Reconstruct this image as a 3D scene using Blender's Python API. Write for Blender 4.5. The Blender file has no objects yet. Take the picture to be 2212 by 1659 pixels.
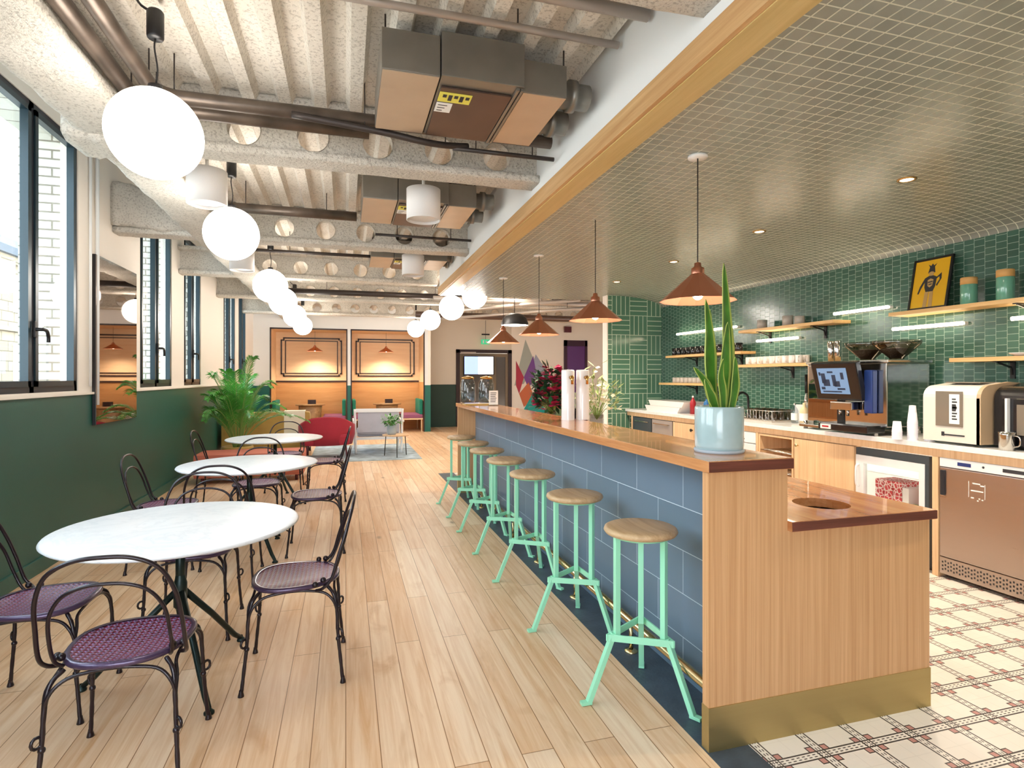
import bpy, math, random
from math import sin, cos, pi, radians, sqrt, atan2
from mathutils import Vector, Matrix
random.seed(7)
S = bpy.context.scene
COL = S.collection

# ------------------------------------------------------------------ materials
def lin(h):
    h = h.lstrip('#'); o = []
    for i in (0, 2, 4):
        c = int(h[i:i+2], 16) / 255
        o.append(c / 12.92 if c <= .04045 else ((c + .055) / 1.055) ** 2.4)
    return (o[0], o[1], o[2], 1)

class NT:
    """tiny node helper"""
    def __init__(s, name):
        m = bpy.data.materials.new(name); m.use_nodes = True
        s.m = m; s.t = m.node_tree; s.n = s.t.nodes; s.l = s.t.links
        s.b = s.n['Principled BSDF']; s.out = s.n['Material Output']
    def node(s, typ, **kw):
        n = s.n.new(typ)
        for k, v in kw.items(): setattr(n, k, v)
        return n
    def put(s, inp, v):
        if isinstance(v, V): v = v.o
        if isinstance(v, bpy.types.NodeSocket): s.l.new(v, inp)
        elif v is not None: inp.default_value = v
    def math(s, op, a, b=None, c=None):
        n = s.node('ShaderNodeMath', operation=op)
        for i, v in enumerate((a, b, c)):
            if v is not None: s.put(n.inputs[i], v)
        return V(s, n.outputs[0])
    def pos(s):
        g = s.node('ShaderNodeTexCoord'); x = s.node('ShaderNodeSeparateXYZ')
        s.l.new(g.outputs['Object'], x.inputs[0])
        return [V(s, o) for o in x.outputs], g.outputs['Object']
    def vec(s, a, b, c=0.):
        n = s.node('ShaderNodeCombineXYZ')
        for i, v in enumerate((a, b, c)): s.put(n.inputs[i], v)
        return n.outputs[0]
    def noise(s, vec, scale=5., detail=3., rough=.5, dist=0.):
        n = s.node('ShaderNodeTexNoise'); s.put(n.inputs['Vector'], vec)
        n.inputs['Scale'].default_value = scale; n.inputs['Detail'].default_value = detail
        n.inputs['Roughness'].default_value = rough; n.inputs['Distortion'].default_value = dist
        return n.outputs['Fac']
    def ramp(s, fac, stops):
        n = s.node('ShaderNodeValToRGB'); s.put(n.inputs[0], fac)
        e = n.color_ramp.elements
        while len(e) < len(stops): e.new(.5)
        for i, (p, c) in enumerate(stops):
            e[i].position = p; e[i].color = lin(c) if isinstance(c, str) else c
        return n.outputs[0]
    def mix(s, f, a, b, mode='MIX'):
        n = s.node('ShaderNodeMix', data_type='RGBA', blend_type=mode)
        s.put(n.inputs[0], f)
        for i, v in ((6, a), (7, b)):
            s.put(n.inputs[i], lin(v) if isinstance(v, str) else v)
        return n.outputs[2]
    def bump(s, h, strength=.3, dist=.01):
        n = s.node('ShaderNodeBump'); s.put(n.inputs['Height'], h)
        n.inputs['Strength'].default_value = strength; n.inputs['Distance'].default_value = dist
        s.l.new(n.outputs[0], s.b.inputs['Normal']); return n
    def base(s, c): s.put(s.b.inputs['Base Color'], lin(c) if isinstance(c, str) else c)
    def rough(s, v): s.put(s.b.inputs['Roughness'], v)

class V:
    def __init__(s, nt, o): s.nt = nt; s.o = o
    def __add__(s, b): return s.nt.math('ADD', s, b)
    def __sub__(s, b): return s.nt.math('SUBTRACT', s, b)
    def __mul__(s, b): return s.nt.math('MULTIPLY', s, b)
    def __truediv__(s, b): return s.nt.math('DIVIDE', s, b)
    def fr(s): return s.nt.math('FRACT', s)
    def fl(s): return s.nt.math('FLOOR', s)
    def ab(s): return s.nt.math('ABSOLUTE', s)
    def lt(s, b): return s.nt.math('LESS_THAN', s, b)
    def gt(s, b): return s.nt.math('GREATER_THAN', s, b)
    def mx(s, b): return s.nt.math('MAXIMUM', s, b)
    def mn(s, b): return s.nt.math('MINIMUM', s, b)

def mat(name, c, rough=.5, metal=0., coat=0., noise=0., nscale=6., bump=0., bscale=60., spec=.5, trans=0., emit=None, es=0., sheen=0.):
    t = NT(name); P, co = t.pos()
    if noise:
        c0 = lin(c)
        lo = tuple(max(0, v * (1 - noise)) for v in c0[:3]) + (1,); hi = tuple(min(1, v * (1 + noise)) for v in c0[:3]) + (1,)
        t.base(t.ramp(t.noise(co, nscale, 4), [(.3, lo), (.7, hi)]))
    else: t.base(c)
    t.rough(rough); t.b.inputs['Metallic'].default_value = metal
    t.b.inputs['Coat Weight'].default_value = coat
    t.b.inputs['Specular IOR Level'].default_value = spec
    t.b.inputs['Transmission Weight'].default_value = trans
    t.b.inputs['Sheen Weight'].default_value = sheen
    if emit: t.b.inputs['Emission Color'].default_value = lin(emit); t.b.inputs['Emission Strength'].default_value = es
    if bump: t.bump(t.noise(co, bscale, 3), bump, .01)
    return t.m

def wood(name, c1, c2, axis='y', scale=1., rough=.45, across=26., knots=False, coat=0.):
    t = NT(name); (x, y, z), co = t.pos()
    s = {'x': (.9, across, across), 'y': (across, .9, across), 'z': (across, across, .9)}[axis]
    v = t.vec(x * (s[0] * scale), y * (s[1] * scale), z * (s[2] * scale))
    a = t.noise(v, 1., 5, .6, .4); b = t.noise(v, 5., 3, .6)
    f = V(t, a) * .75 + V(t, b) * .25
    t.base(t.ramp(f, [(.32, c1), (.66, c2)])); t.rough(rough); t.b.inputs['Coat Weight'].default_value = coat
    t.bump(f, .08, .003); return t.m

def m_planks():
    t = NT('oak_floorboards'); (x, y, z), co = t.pos()
    n = t.node('ShaderNodeTexBrick'); t.put(n.inputs['Vector'], t.vec(y + 20., x - .0, 0.))
    for k, v in (('Scale', 1.), ('Mortar Size', .0018), ('Mortar Smooth', .1), ('Bias', 0.), ('Brick Width', 1.7), ('Row Height', .13)): n.inputs[k].default_value = v
    n.offset = .37; n.inputs['Color1'].default_value = (0, 0, 0, 1); n.inputs['Color2'].default_value = (1, 1, 1, 1); n.inputs['Mortar'].default_value = (.5, .5, .5, 1)
    row = (x / .13).fl()
    g = t.noise(t.vec(x * 30., y * 1.4, row * 3.7), 1., 5, .62, .8)
    g2 = t.noise(t.vec(x * 4., y * 1.1, row * 1.9), 1.2, 4, .6, 1.2)
    tint = t.ramp(n.outputs['Color'], [(0., 'c9935f'), (.3, 'dfb285'), (.65, 'e2b78a'), (1., 'f3dcc0')])
    c = t.mix(.5, tint, t.ramp(g, [(.3, 'cb9868'), (.62, 'f3dbbf')]), 'MIX')
    c = t.mix(V(t, t.ramp(g2, [(.58, (0, 0, 0, 1)), (.75, (.55, .55, .55, 1))])), c, 'bb8550')
    vo = t.node('ShaderNodeTexVoronoi'); t.put(vo.inputs['Vector'], t.vec(x * 2.6, y * 1.1, 0.)); vo.inputs['Scale'].default_value = 1.
    kn = t.ramp(vo.outputs['Distance'], [(.02, (1, 1, 1, 1)), (.08, (0, 0, 0, 1))])
    c = t.mix(V(t, kn) * .7, c, '7d5430')
    c = t.mix(n.outputs['Fac'], c, '8f6238')
    t.base(c); t.rough(V(t, g) * .2 + .27)
    t.bump(V(t, n.outputs['Fac']) * -1. + V(t, g) * .12, .25, .003); return t.m

def m_encaustic():
    t = NT('encaustic_floor_tile'); (x, y, z), co = t.pos(); T = .22
    u = ((x - 1.769) / T + 100.5).fr() - .5; v = ((y - 1.78) / T + 100.5).fr() - .5
    au, av = u.ab(), v.ab()
    def line(a, p, w): return (a - p).ab().lt(w)
    L = line(au, .085, .016).mx(line(av, .085, .016))
    D = line(au, .028, .011) * ((v * 9.).fr().lt(.55)); D2 = line(av, .028, .011) * ((u * 9.).fr().lt(.55))
    d = (au - .15).ab().mx((av - .15).ab())
    sq = d.lt(.076); sqi = d.lt(.052)
    cen = au.mx(av).lt(.085)
    dark = L.mx(D).mx(D2).mx(sq)
    base = t.mix(V(t, t.noise(co, 2.5, 3)), 'e6ddd2', 'f4efe8')
    c = t.mix(dark, base, '4a4443'); c = t.mix(sqi, c, 'c48f88')
    g = ((x - 1.769) / T + 100.).fr(); g2 = ((y - 1.78) / T + 100.).fr()
    gr = (g - .5).ab().lt(.007).mx((g2 - .5).ab().lt(.007))
    c = t.mix(gr * .12, c, '9a928a'); t.base(c); t.rough(.3); return t.m

def m_tile(name, a, b, bw, rh, c1, c2, mortar, msize=.003, off=.5, rough=.15, var=.5, bump=.35, coat=0., sb=30.):
    """a, b: which axes run along and across the tile rows"""
    t = NT(name); P, co = t.pos()
    n = t.node('ShaderNodeTexBrick'); t.put(n.inputs['Vector'], t.vec(P[a] + 30., P[b] + sb, 0.))
    for k, v in (('Scale', 1.), ('Mortar Size', msize), ('Mortar Smooth', .15), ('Brick Width', bw), ('Row Height', rh)): n.inputs[k].default_value = v
    n.offset = off; n.inputs['Color1'].default_value = lin(c1); n.inputs['Color2'].default_value = lin(c2); n.inputs['Mortar'].default_value = lin(mortar)
    w = t.noise(co, 4., 3)
    t.base(t.mix(V(t, w) * var * (V(t, n.outputs['Fac']) * -1. + 1.), n.outputs['Color'], c2))
    t.rough(V(t, n.outputs['Fac']) * .5 + rough); t.b.inputs['Coat Weight'].default_value = coat
    t.bump(V(t, n.outputs['Fac']) * -1. + V(t, t.noise(co, 9., 2)) * .5, bump, .003); return t.m

def m_basket(name, a, b, c1, c2, mortar, B=.3, k=4):
    t = NT(name); P, co = t.pos(); p = (P[a] + 30.) / B; q = (P[b] + 30.) / B
    par = ((p.fl() + q.fl()) / 2.).fr().gt(.25)
    fp, fq = p.fr(), q.fr()
    f = fp * par + fq * (par * -1. + 1.)
    th = (f * float(k)).fr(); e = .011 * k / B * .12
    ln = (th - .5).ab().gt(.5 - .07).mx((fp - .5).ab().gt(.49)).mx((fq - .5).ab().gt(.49))
    col = t.mix(V(t, t.noise(co, 3., 3)), c1, c2)
    t.base(t.mix(ln, col, mortar)); t.rough(ln * .4 + .16); t.bump(ln * -1., .3, .003); return t.m

def m_spray(name, lo, hi, speck, bs=38., rough=.95, stren=.9):
    t = NT(name); P, co = t.pos()
    c = t.ramp(t.noise(co, 1.3, 5, .6), [(.3, lo), (.7, hi)])
    sp = t.ramp(t.noise(co, 62., 2, .7), [(.53, (0, 0, 0, 1)), (.62, (1, 1, 1, 1))])
    t.base(t.mix(V(t, sp) * .42, c, speck)); t.rough(rough)
    t.bump(V(t, t.noise(co, bs, 5, .65)), stren, .02); return t.m

def m_clear(name, tint, f0=.05, rough=.05):
    t = NT(name); n = t.n
    tr = n.new('ShaderNodeBsdfTransparent'); gl = n.new('ShaderNodeBsdfGlossy'); gl.inputs['Roughness'].default_value = rough
    tr.inputs[0].default_value = lin(tint)
    lw = n.new('ShaderNodeLayerWeight'); lw.inputs[0].default_value = .5; mx = n.new('ShaderNodeMixShader')
    f = t.math('POWER', lw.outputs['Facing'], 4.) * (.9 - f0) + f0
    t.l.new(f.o, mx.inputs[0]); t.l.new(tr.outputs[0], mx.inputs[1]); t.l.new(gl.outputs[0], mx.inputs[2])
    t.l.new(mx.outputs[0], t.out.inputs[0]); return t.m
def m_glass(): return m_clear('window_glass', 'fafdfc', .035, 0.)

def m_weave():
    t = NT('woven_purple_seat'); (x, y, z), co = t.pos()
    p = (x + y) * 48.; q = (x - y) * 48.
    par = ((p.fl() + q.fl()) / 2.).fr().gt(.25)
    hole = ((p.fr() - .5).ab().mx((q.fr() - .5).ab())).lt(.2)
    h = (p.fr() - .5).ab() * par + (q.fr() - .5).ab() * (par * -1. + 1.)
    c = t.mix(par, '7d1a32', '8f78a3'); c = t.mix(hole, c, '1c0f16')
    t.base(c); t.rough(.28); t.b.inputs['Coat Weight'].default_value = .2; t.b.inputs['Coat Roughness'].default_value = .25
    t.bump(h * -2. - hole * 1.5, .6, .004); return t.m

def m_marble():
    t = NT('white_marble'); P, co = t.pos()
    v = t.noise(co, 3., 6, .6, 2.5)
    t.base(t.ramp(v, [(.45, 'e8ebef'), (.5, 'dfe3e8'), (.55, 'e9ecf0')])); t.rough(.3); return t.m

def m_brushed(name, c, rough=.3, axis=2):
    t = NT(name); P, co = t.pos(); s = [60., 60., 60.]; s[axis] = 1.5 if axis is not None else 60.
    f = t.noise(t.vec(P[0] * s[0], P[1] * s[1], P[2] * s[2]), 1., 3)
    t.base(c); t.b.inputs['Metallic'].default_value = 1.; t.rough(V(t, f) * .2 + (rough - .1)); return t.m

def m_metalplate(name, c1, c2, rough=.35):
    t = NT(name); P, co = t.pos(); t.base(t.mix(V(t, t.noise(co, 5., 4)), c1, c2)); t.b.inputs['Metallic'].default_value = .75
    t.rough(rough); return t.m

M = dict(
 floor=m_planks(), enc=m_encaustic(),
 slate=mat('dark_slate', '3f4b57', .4, noise=.25, nscale=9, bump=.15),
 green=mat('green_wall_paint', '245c52', .42, noise=.05, nscale=1.5, bump=.03, bscale=90),
 greend=mat('dark_green_paint', '12382f', .5), teal=mat('teal_post_paint', '17665c', .45),
 white=mat('cream_wall_paint', 'f8f0e6', .7), white2=mat('white_wall_paint', 'eef0f0', .75), greywall=mat('greige_wall_paint', 'e2d8c9', .75),
 deck=m_spray('sprayed_deck', 'cdc6ba', 'ebe6dc', '857b6e', 30, stren=.35),
 spray=m_spray('sprayed_fireproofing', 'ccc6bb', 'e9e4da', '7d7468', 46, stren=1.),
 hole=mat('hole_liner', 'e9e2d6', .8),
 frame=mat('blue_black_aluminium', '22363f', .3, metal=.2), framedk=mat('dark_aluminium', '2a2c33', .4, metal=.3),
 glass=m_glass(), black=mat('black_metal', '151416', .4), blackpl=mat('black_plastic', '1a1a1c', .35),
 oakv=wood('oak_veneer_upright', 'c08d5c', 'dcae80', 'z', 1, .45, 85), oakx=wood('oak_band', 'b98c5a', 'd8b27f', 'y', 1, .45, 22),
 oaku=wood('oak_band_underside', 'bfa465', 'd6bd80', 'y', 1, .4, 18),
 top=wood('walnut_bar_top', 'a8683c', 'dba06a', 'y', 1, .22, 14, coat=.5), topedge=wood('walnut_edge', '4a241c', '7b4436', 'x', 1, .35, 30),
 brass=m_brushed('brushed_brass_plate', lin('c2ae7c'), .5, 0), brasst=mat('brass_tube', 'cdb88a', .25, metal=1.),
 blue=m_tile('blue_slate_tile', 1, 2, .46, .21, '71869b', '627789', 'c9d8e2', .0018, .5, .35, .6, .2, sb=41.18),
 mint=mat('mint_green_enamel', '9be3bf', .35, coat=.3), seatw=wood('pale_stool_wood', 'a98860', 'd2b48c', 'y', 1.2, .45, 22),
 tgreenw=m_tile('green_wall_tile', 2, 1, .052, .078, '38594d', '446a5b', '9db5a6', .0018, .5, .14, .6),
 tgreenc=m_tile('green_ceiling_tile', 0, 1, .066, .066, '838a82', '949a92', 'd6d9ca', .0034, 0., .26, .5, .9),
 basket=m_basket('green_basket_tile', 0, 2, '4b7762', '64907a', 'c9dcc8'),
 marble=m_marble(), iron=mat('dark_plum_iron', '1d0f19', .35, metal=.3, coat=.3), seat=m_weave(), seatrim=mat('plum_seat_rim', '4c3a58', .3, metal=.4, coat=.4),
 tableiron=mat('dark_green_iron', '23302e', .35, metal=.6),
 globe=mat('glowing_opal_globe', 'ffffff', .3, emit='fff6ea', es=13.), drum=mat('white_fabric_drum', 'e9e7e6', .85, bump=.1, bscale=200),
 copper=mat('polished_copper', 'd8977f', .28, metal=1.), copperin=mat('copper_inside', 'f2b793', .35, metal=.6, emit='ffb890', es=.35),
 bulb=mat('lit_bulb', 'ffffff', .3, emit='fff0d8', es=40.), led=mat('lit_led_tube', 'ffffff', .3, emit='ffe8c6', es=14.), down=mat('lit_downlight', 'ffffff', .3, emit='ffe2b0', es=8.),
 canopy=mat('white_enamel', 'f2f2f0', .35), cord=mat('black_cord', '1b1818', .6),
 galv=m_metalplate('galvanised_steel', '9c9890', '7d7a74', .4), galvdk=m_metalplate('dark_access_plate', '6d5b54', '5b4b46', .35), galvlit=m_metalplate('lit_underside_steel', 'd3c6b4', 'bfb3a3', .45),  # last steel has the beige light on duct undersides in its colour
 yellow=mat('yellow_label', 'e6df5f', .6), paper=mat('white_paper', 'f2f1ee', .7), ink=mat('dark_ink', '2c2c30', .6),
 pipe=mat('bronze_painted_pipe', '5f544b', .4, metal=.5, noise=.4, nscale=5), pipedk=mat('dark_conduit', '3b3330', .45, metal=.3), pipew=mat('grey_conduit', 'b5aba3', .4, metal=.4),
 mirror=mat('smoked_mirror', '9b8f87', .02, metal=1.), mirrorframe=mat('mirror_backing', '1c1b1f', .4),
 steel=m_brushed('brushed_stainless', lin('b7aaa3'), .32, 1), steelp=mat('polished_stainless', 'c9c6c2', .12, metal=1.), steelw=mat('white_steel', 'e9ebee', .3, metal=.1),
 quartz=mat('pale_quartz', 'e6e4e2', .2, noise=.05, nscale=30),
 oakcab=wood('oak_cabinet', 'd1a67c', 'e8c69c', 'z', 1, .45, 34), shelf=wood('oak_shelf', 'c79a5e', 'e3bf87', 'y', 1, .4, 26),
 inner=mat('dark_recess', '3b2a1e', .8), drawer=mat('grey_front', 'a89e98', .4, metal=.3), darkfront=mat('dark_grey_front', '39434a', .4),
 ceramic=mat('white_ceramic', 'efe9e6', .2, coat=.4), bceramic=mat('black_ceramic', '1e1d20', .2, coat=.6), gceramic=mat('grey_ceramic', 'bdb4ab', .4),
 pot=mat('pale_blue_glazed_pot', 'a9c1c4', .18, noise=.12, nscale=7, coat=.6), potgrey=mat('grey_blue_pot', 'a9b4bd', .4), soil=mat('soil', '2d211a', .95, bump=.6),
 terracotta=mat('terracotta_upholstery', 'c4715c', .8, noise=.06), leafs=mat('snake_leaf', '4a7f2c', .35, coat=.2, noise=.35, nscale=14), leafe=mat('snake_leaf_edge', 'a3b255', .4),
 palm=mat('palm_leaf', '4a9a3a', .3, noise=.5, nscale=2.6, coat=.3), palmst=mat('palm_stem', '7d9a4c', .5), dkleaf=mat('dark_leaf', '1c4a2c', .45, noise=.4, nscale=6), paleaf=mat('pale_leaf', '9fb37a', .5, noise=.3, nscale=8), pink=mat('magenta_blossom', 'c8325f', .6), cream=mat('cream_blossom', 'f0ead2', .6),
 red=mat('red_upholstery', 'a92137', .75, noise=.06, sheen=.2, bump=.1, bscale=200), legred=mat('dark_red_leg', '5c1f2c', .4),
 ochre=mat('ochre_upholstery', 'b8974f', .8, noise=.08, sheen=.2), greyup=mat('grey_upholstery', 'b9b9c4', .85, noise=.05), whiteframe=mat('white_lacquer', 'eef0f2', .3),
 pinkup=mat('mauve_upholstery', '9a5a7c', .8, noise=.06), tealup=mat('teal_upholstery', '1c8069', .8),
 rug=mat('pale_blue_rug', 'a9b9c4', .95, noise=.35, nscale=5, bump=.5, bscale=150),
 booth=wood('booth_oak_ply', 'e4c098', 'f0d2ac', 'x', 1, .5, 10), boothlow=wood('booth_oak_low', 'bb8650', 'cf9c66', 'x', 1, .5, 9), mould=mat('dark_moulding', '2c1416', .4),
 tabwood=wood('brown_table_wood', '8f6a46', 'c29a6c', 'x', 1, .4, 20), brown=mat('brown_base', '4e3626', .5),
 screen=mat('lit_screen', '9fb6e6', .3, emit='9db5ea', es=1.1), screenw=mat('lit_screen_white', 'f3f5ff', .3, emit='eef1ff', es=1.2), exit=mat('green_exit_sign', '2fae7a', .4, emit='35b580', es=.7),
 mpurple=mat('mural_purple', '7b4a9a', .6), mred=mat('mural_red', 'b5344c', .6), mgrey=mat('mural_grey', 'aeb5ae', .6), mteal=mat('mural_teal', '19a6a2', .6), msage=mat('mural_sage', '7e9a74', .6), mlav=mat('mural_lavender', 'a9aec4', .6), mslate=mat('mural_slate', '5d5a78', .6), morange=mat('mural_orange', 'd0714a', .6),
 purple=mat('purple_door_paint', '5c2d76', .45), pdark=mat('dark_purple_frame', '3a1430', .5), doorwood=mat('bronze_door', '80705a', .5), doorglass=mat('dim_glass_door', '5a544e', .08, metal=.2),
 brick=m_tile('white_glazed_brick', 1, 2, .22, .075, 'dedcd4', 'cfccc0', '8a8376', .008, .5, .6), brickx=m_tile('white_glazed_brick_return', 0, 2, .22, .075, 'dedcd4', 'cfccc0', '8a8376', .008, .5, .6),
 stone=m_tile('pale_stone_blocks', 1, 2, .9, .4, 'a3967f', '8f836d', '6d6353', .02, .5, .8), stonex=m_tile('pale_stone_blocks_end', 0, 2, .9, .4, 'a3967f', '8f836d', '6d6353', .02, .5, .8), roof=mat('slate_roof', '4e565f', .7), asphalt=mat('pale_paving', 'a8a49c', .9),
 cmblack=mat('machine_black', '141317', .25, coat=.4), cmcream=mat('machine_cream', 'dcd6cc', .35, coat=.2), cmtan=mat('machine_edge', 'b59d80', .4), darkglass=mat('machine_dark_window', '7d7469', .1, coat=.5),
 screenb=mat('machine_screen', '2a3c5c', .2, emit='9fc0e0', es=.5), bluep=mat('blue_plastic', '1f3570', .3), icon=mat('screen_icon', '24344f', .4), clearp=m_clear('clear_plastic', 'e6ecf0', .08), cleardk=m_clear('smoked_hopper', 'b9aa9a', .10), beans=mat('coffee_beans', '2b1a12', .6, bump=.8, bscale=120),
 paperc=mat('paper_cup', 'e9e6ee', .5), posteryel=mat('poster_yellow', 'e3b012', .5), posterskin=mat('poster_tan', 'b8955a', .5),
 jargreen=mat('green_glass_jar', '6aa892', .15, coat=.6), jarlid=mat('light_wood_lid', 'd9a865', .5), mustard=mat('mustard_bottle', 'd8c39a', .35), redp=mat('red_plastic', 'a8202c', .3), bluec=mat('blue_cup', '2a6fae', .3), orangec=mat('orange_cup', 'e05a1c', .3), greenb=mat('green_bottle', '7fae3a', .3),
 fridgein=mat('fridge_interior', 'f2efe9', .5, emit='fff2dd', es=.55), carton=mat('red_pattern_carton', 'd2404e', .5), cartonw=mat('carton_white', 'f6e9e6', .5), greenp=mat('green_pack', '2f9a4f', .5),
 fglass=m_glass(), tapw=mat('white_tap_column', 'efe9e6', .15, coat=.6), gold=mat('gold_fitting', 'c79a5a', .25, metal=1.),
)
M['carton_pat'] = None
def _cp():
    t = NT('red_patterned_carton'); P, co = t.pos()
    v = t.node('ShaderNodeTexVoronoi'); t.put(v.inputs['Vector'], co); v.inputs['Scale'].default_value = 32.; v.feature = 'DISTANCE_TO_EDGE'
    t.base(t.ramp(v.outputs['Distance'], [(.06, 'f6dcd8'), (.12, 'cf3a48')])); t.rough(.5); return t.m
M['carton_pat'] = _cp()

# ------------------------------------------------------------------ mesh builder
class MB:
    def __init__(s): s.v = []; s.f = []; s.mi = []; s.sm = []; s.cur = 0
    def add(s, vs, fs, smooth=False):
        o = len(s.v); s.v += [tuple(v) for v in vs]
        for f in fs: s.f.append(tuple(i + o for i in f)); s.mi.append(s.cur); s.sm.append(smooth)
        return s
    def m(s, i): s.cur = i; return s
    def box(s, x0, x1, y0, y1, z0, z1, b=0.):
        if b <= 0:
            vs = [(x, y, z) for x in (x0, x1) for y in (y0, y1) for z in (z0, z1)]
            return s.add(vs, [(0, 1, 3, 2), (4, 6, 7, 5), (0, 4, 5, 1), (2, 3, 7, 6), (0, 2, 6, 4), (1, 5, 7, 3)])
        b = min(b, (x1 - x0) * .49, (y1 - y0) * .49, (z1 - z0) * .49)
        import bmesh
        bm = bmesh.new(); bmesh.ops.create_cube(bm, size=1.)
        for v in bm.verts: v.co = Vector(((x0 + x1) / 2 + v.co.x * (x1 - x0), (y0 + y1) / 2 + v.co.y * (y1 - y0), (z0 + z1) / 2 + v.co.z * (z1 - z0)))
        bmesh.ops.bevel(bm, geom=bm.edges[:], offset=b, segments=2, profile=.7, affect='EDGES')
        bm.verts.index_update(); s.add([v.co for v in bm.verts], [[v.index for v in f.verts] for f in bm.faces], False); bm.free(); return s
    def obox(s, c, size, rot, b=0.):
        t = MB(); t.box(-size[0]/2, size[0]/2, -size[1]/2, size[1]/2, -size[2]/2, size[2]/2, b)
        return s.add([rot @ Vector(v) + Vector(c) for v in t.v], t.f)
    def tube(s, pts, r, n=8, closed=False, cap=True, smooth=True, flat=None):
        pts = [Vector(p) for p in pts]; k = len(pts); rs = r if isinstance(r, (list, tuple)) else [r] * k
        vs = []; up = None
        for i, p in enumerate(pts):
            a = pts[(i - 1) % k] if (closed or i) else p; c = pts[(i + 1) % k] if (closed or i < k - 1) else p
            d = (c - a).normalized() if (c - a).length > 1e-9 else Vector((0, 0, 1))
            if up is None:
                up = Vector((0, 0, 1)) if abs(d.z) < .9 else Vector((1, 0, 0))
            side = d.cross(up)
            if side.length < 1e-6: side = d.cross(Vector((0, 1, 0)))
            side.normalize(); up = side.cross(d).normalized()
            for j in range(n):
                a_ = 2 * pi * j / n + (pi / 4 if n == 4 else 0)
                vs.append(p + (side * cos(a_) + up * sin(a_)) * rs[i])
        fs = []
        for i in range(k if closed else k - 1):
            for j in range(n):
                i2 = (i + 1) % k
                fs.append((i * n + j, i * n + (j + 1) % n, i2 * n + (j + 1) % n, i2 * n + j))
        s.add(vs, fs, smooth and n > 4)
        if cap and not closed:
            s.add(vs[:n], [tuple(range(n))[::-1]]); s.add(vs[-n:], [tuple(range(n))])
        return s
    def cyl(s, p, q, r, n=16, r2=None): return s.tube([p, q], [r, r if r2 is None else r2], n)
    def lathe(s, prof, c=(0, 0, 0), n=24, smooth=True, axis='z', flat=False):
        vs = []; cx, cy, cz = c
        for (r, z) in prof:
            for j in range(n):
                a = 2 * pi * j / n
                if axis == 'z': vs.append((cx + r * cos(a), cy + r * sin(a), cz + z))
                elif axis == 'y': vs.append((cx + r * cos(a), cy + z, cz + r * sin(a)))
                else: vs.append((cx + z, cy + r * cos(a), cz + r * sin(a)))
        fs = [(i * n + j, i * n + (j + 1) % n, (i + 1) * n + (j + 1) % n, (i + 1) * n + j) for i in range(len(prof) - 1) for j in range(n)]
        return s.add(vs, fs, smooth)
    def sphere(s, c, r, n=20, m=12, sz=1.):
        return s.lathe([(max(1e-5, r * sin(pi * i / m)), -r * sz * cos(pi * i / m)) for i in range(m + 1)], c, n)
    def prism(s, poly, d0, d1, axis='y'):
        """poly: 2-D outline; extruded along axis from d0 to d1"""
        n = len(poly)
        def P(p, d):
            return {'y': (p[0], d, p[1]), 'x': (d, p[0], p[1]), 'z': (p[0], p[1], d)}[axis]
        vs = [P(p, d0) for p in poly] + [P(p, d1) for p in poly]
        return s.add(vs, [tuple(range(n)), tuple(range(2 * n - 1, n - 1, -1))] + [(i, i + n, (i + 1) % n + n, (i + 1) % n) for i in range(n)])
    def xf(s, mtx, start=0):
        for i in range(start, len(s.v)): s.v[i] = tuple(mtx @ Vector(s.v[i]))
        return s
    def build(s, name, m, parent=None, loc=None, label=None, kind=None):
        me = bpy.data.meshes.new(name); me.from_pydata(s.v, [], s.f)
        ms = m if isinstance(m, (list, tuple)) else [m]
        for a in ms: me.materials.append(M[a] if isinstance(a, str) else a)
        for p, mi, sm in zip(me.polygons, s.mi, s.sm): p.material_index = mi; p.use_smooth = sm
        import bmesh
        bm = bmesh.new(); bm.from_mesh(me)
        if len(bm.faces) < 20000: bmesh.ops.remove_doubles(bm, verts=bm.verts, dist=1e-5); bmesh.ops.recalc_face_normals(bm, faces=bm.faces)
        bm.to_mesh(me); bm.free()
        o = bpy.data.objects.new(name, me); COL.objects.link(o)
        if parent: o.parent = parent
        if loc: o.location = loc
        if label: o['label'] = label
        if kind: o['kind'] = kind
        return o

def smooth_path(pts, k=6, closed=False):
    P = [Vector(p) for p in pts]; out = []; n = len(P)
    for i in range(n if closed else n - 1):
        if closed: a, b, c, d = P[(i-1) % n], P[i], P[(i+1) % n], P[(i+2) % n]
        else: a, b, c, d = P[max(i-1, 0)], P[i], P[i+1], P[min(i+2, n-1)]
        for j in range(k):
            t = j / k
            out.append(.5 * ((2*b) + (c-a)*t + (2*a-5*b+4*c-d)*t*t + (3*b-3*c+d-a)*t*t*t))
    if not closed: out.append(P[-1])
    return out

def tag(o, label, cat, group=None):
    o['label'] = label; o['category'] = cat
    if group: o['group'] = group
    return o
def thing(name, label, cat, loc=(0, 0, 0), rotz=0., group=None):
    o = bpy.data.objects.new(name, None); COL.objects.link(o); o.empty_display_size = .1
    o.location = loc; o.rotation_euler = (0, 0, rotz); return tag(o, label, cat, group)
def struct(name, mb, m, label=None, parent=None):
    o = mb.build(name, m, parent)
    if not parent: o['kind'] = 'structure'
    if label: o['label'] = label
    return o
def sroot(name, label):
    o = bpy.data.objects.new(name, None); COL.objects.link(o); o['kind'] = 'structure'; o['label'] = label; return o
def children(o): return [c for c in COL.objects if c.parent == o]
def dup(root, loc, rotz=0., label=None, scale=None):
    r = root.copy(); COL.objects.link(r); r.location = loc; r.rotation_euler = (0, 0, rotz)
    if label: r['label'] = label
    if scale: r.scale = scale
    for ch in children(root):
        c = ch.copy(); COL.objects.link(c); c.parent = r
        for g in children(ch):
            d = g.copy(); COL.objects.link(d); d.parent = c
    return r
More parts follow.
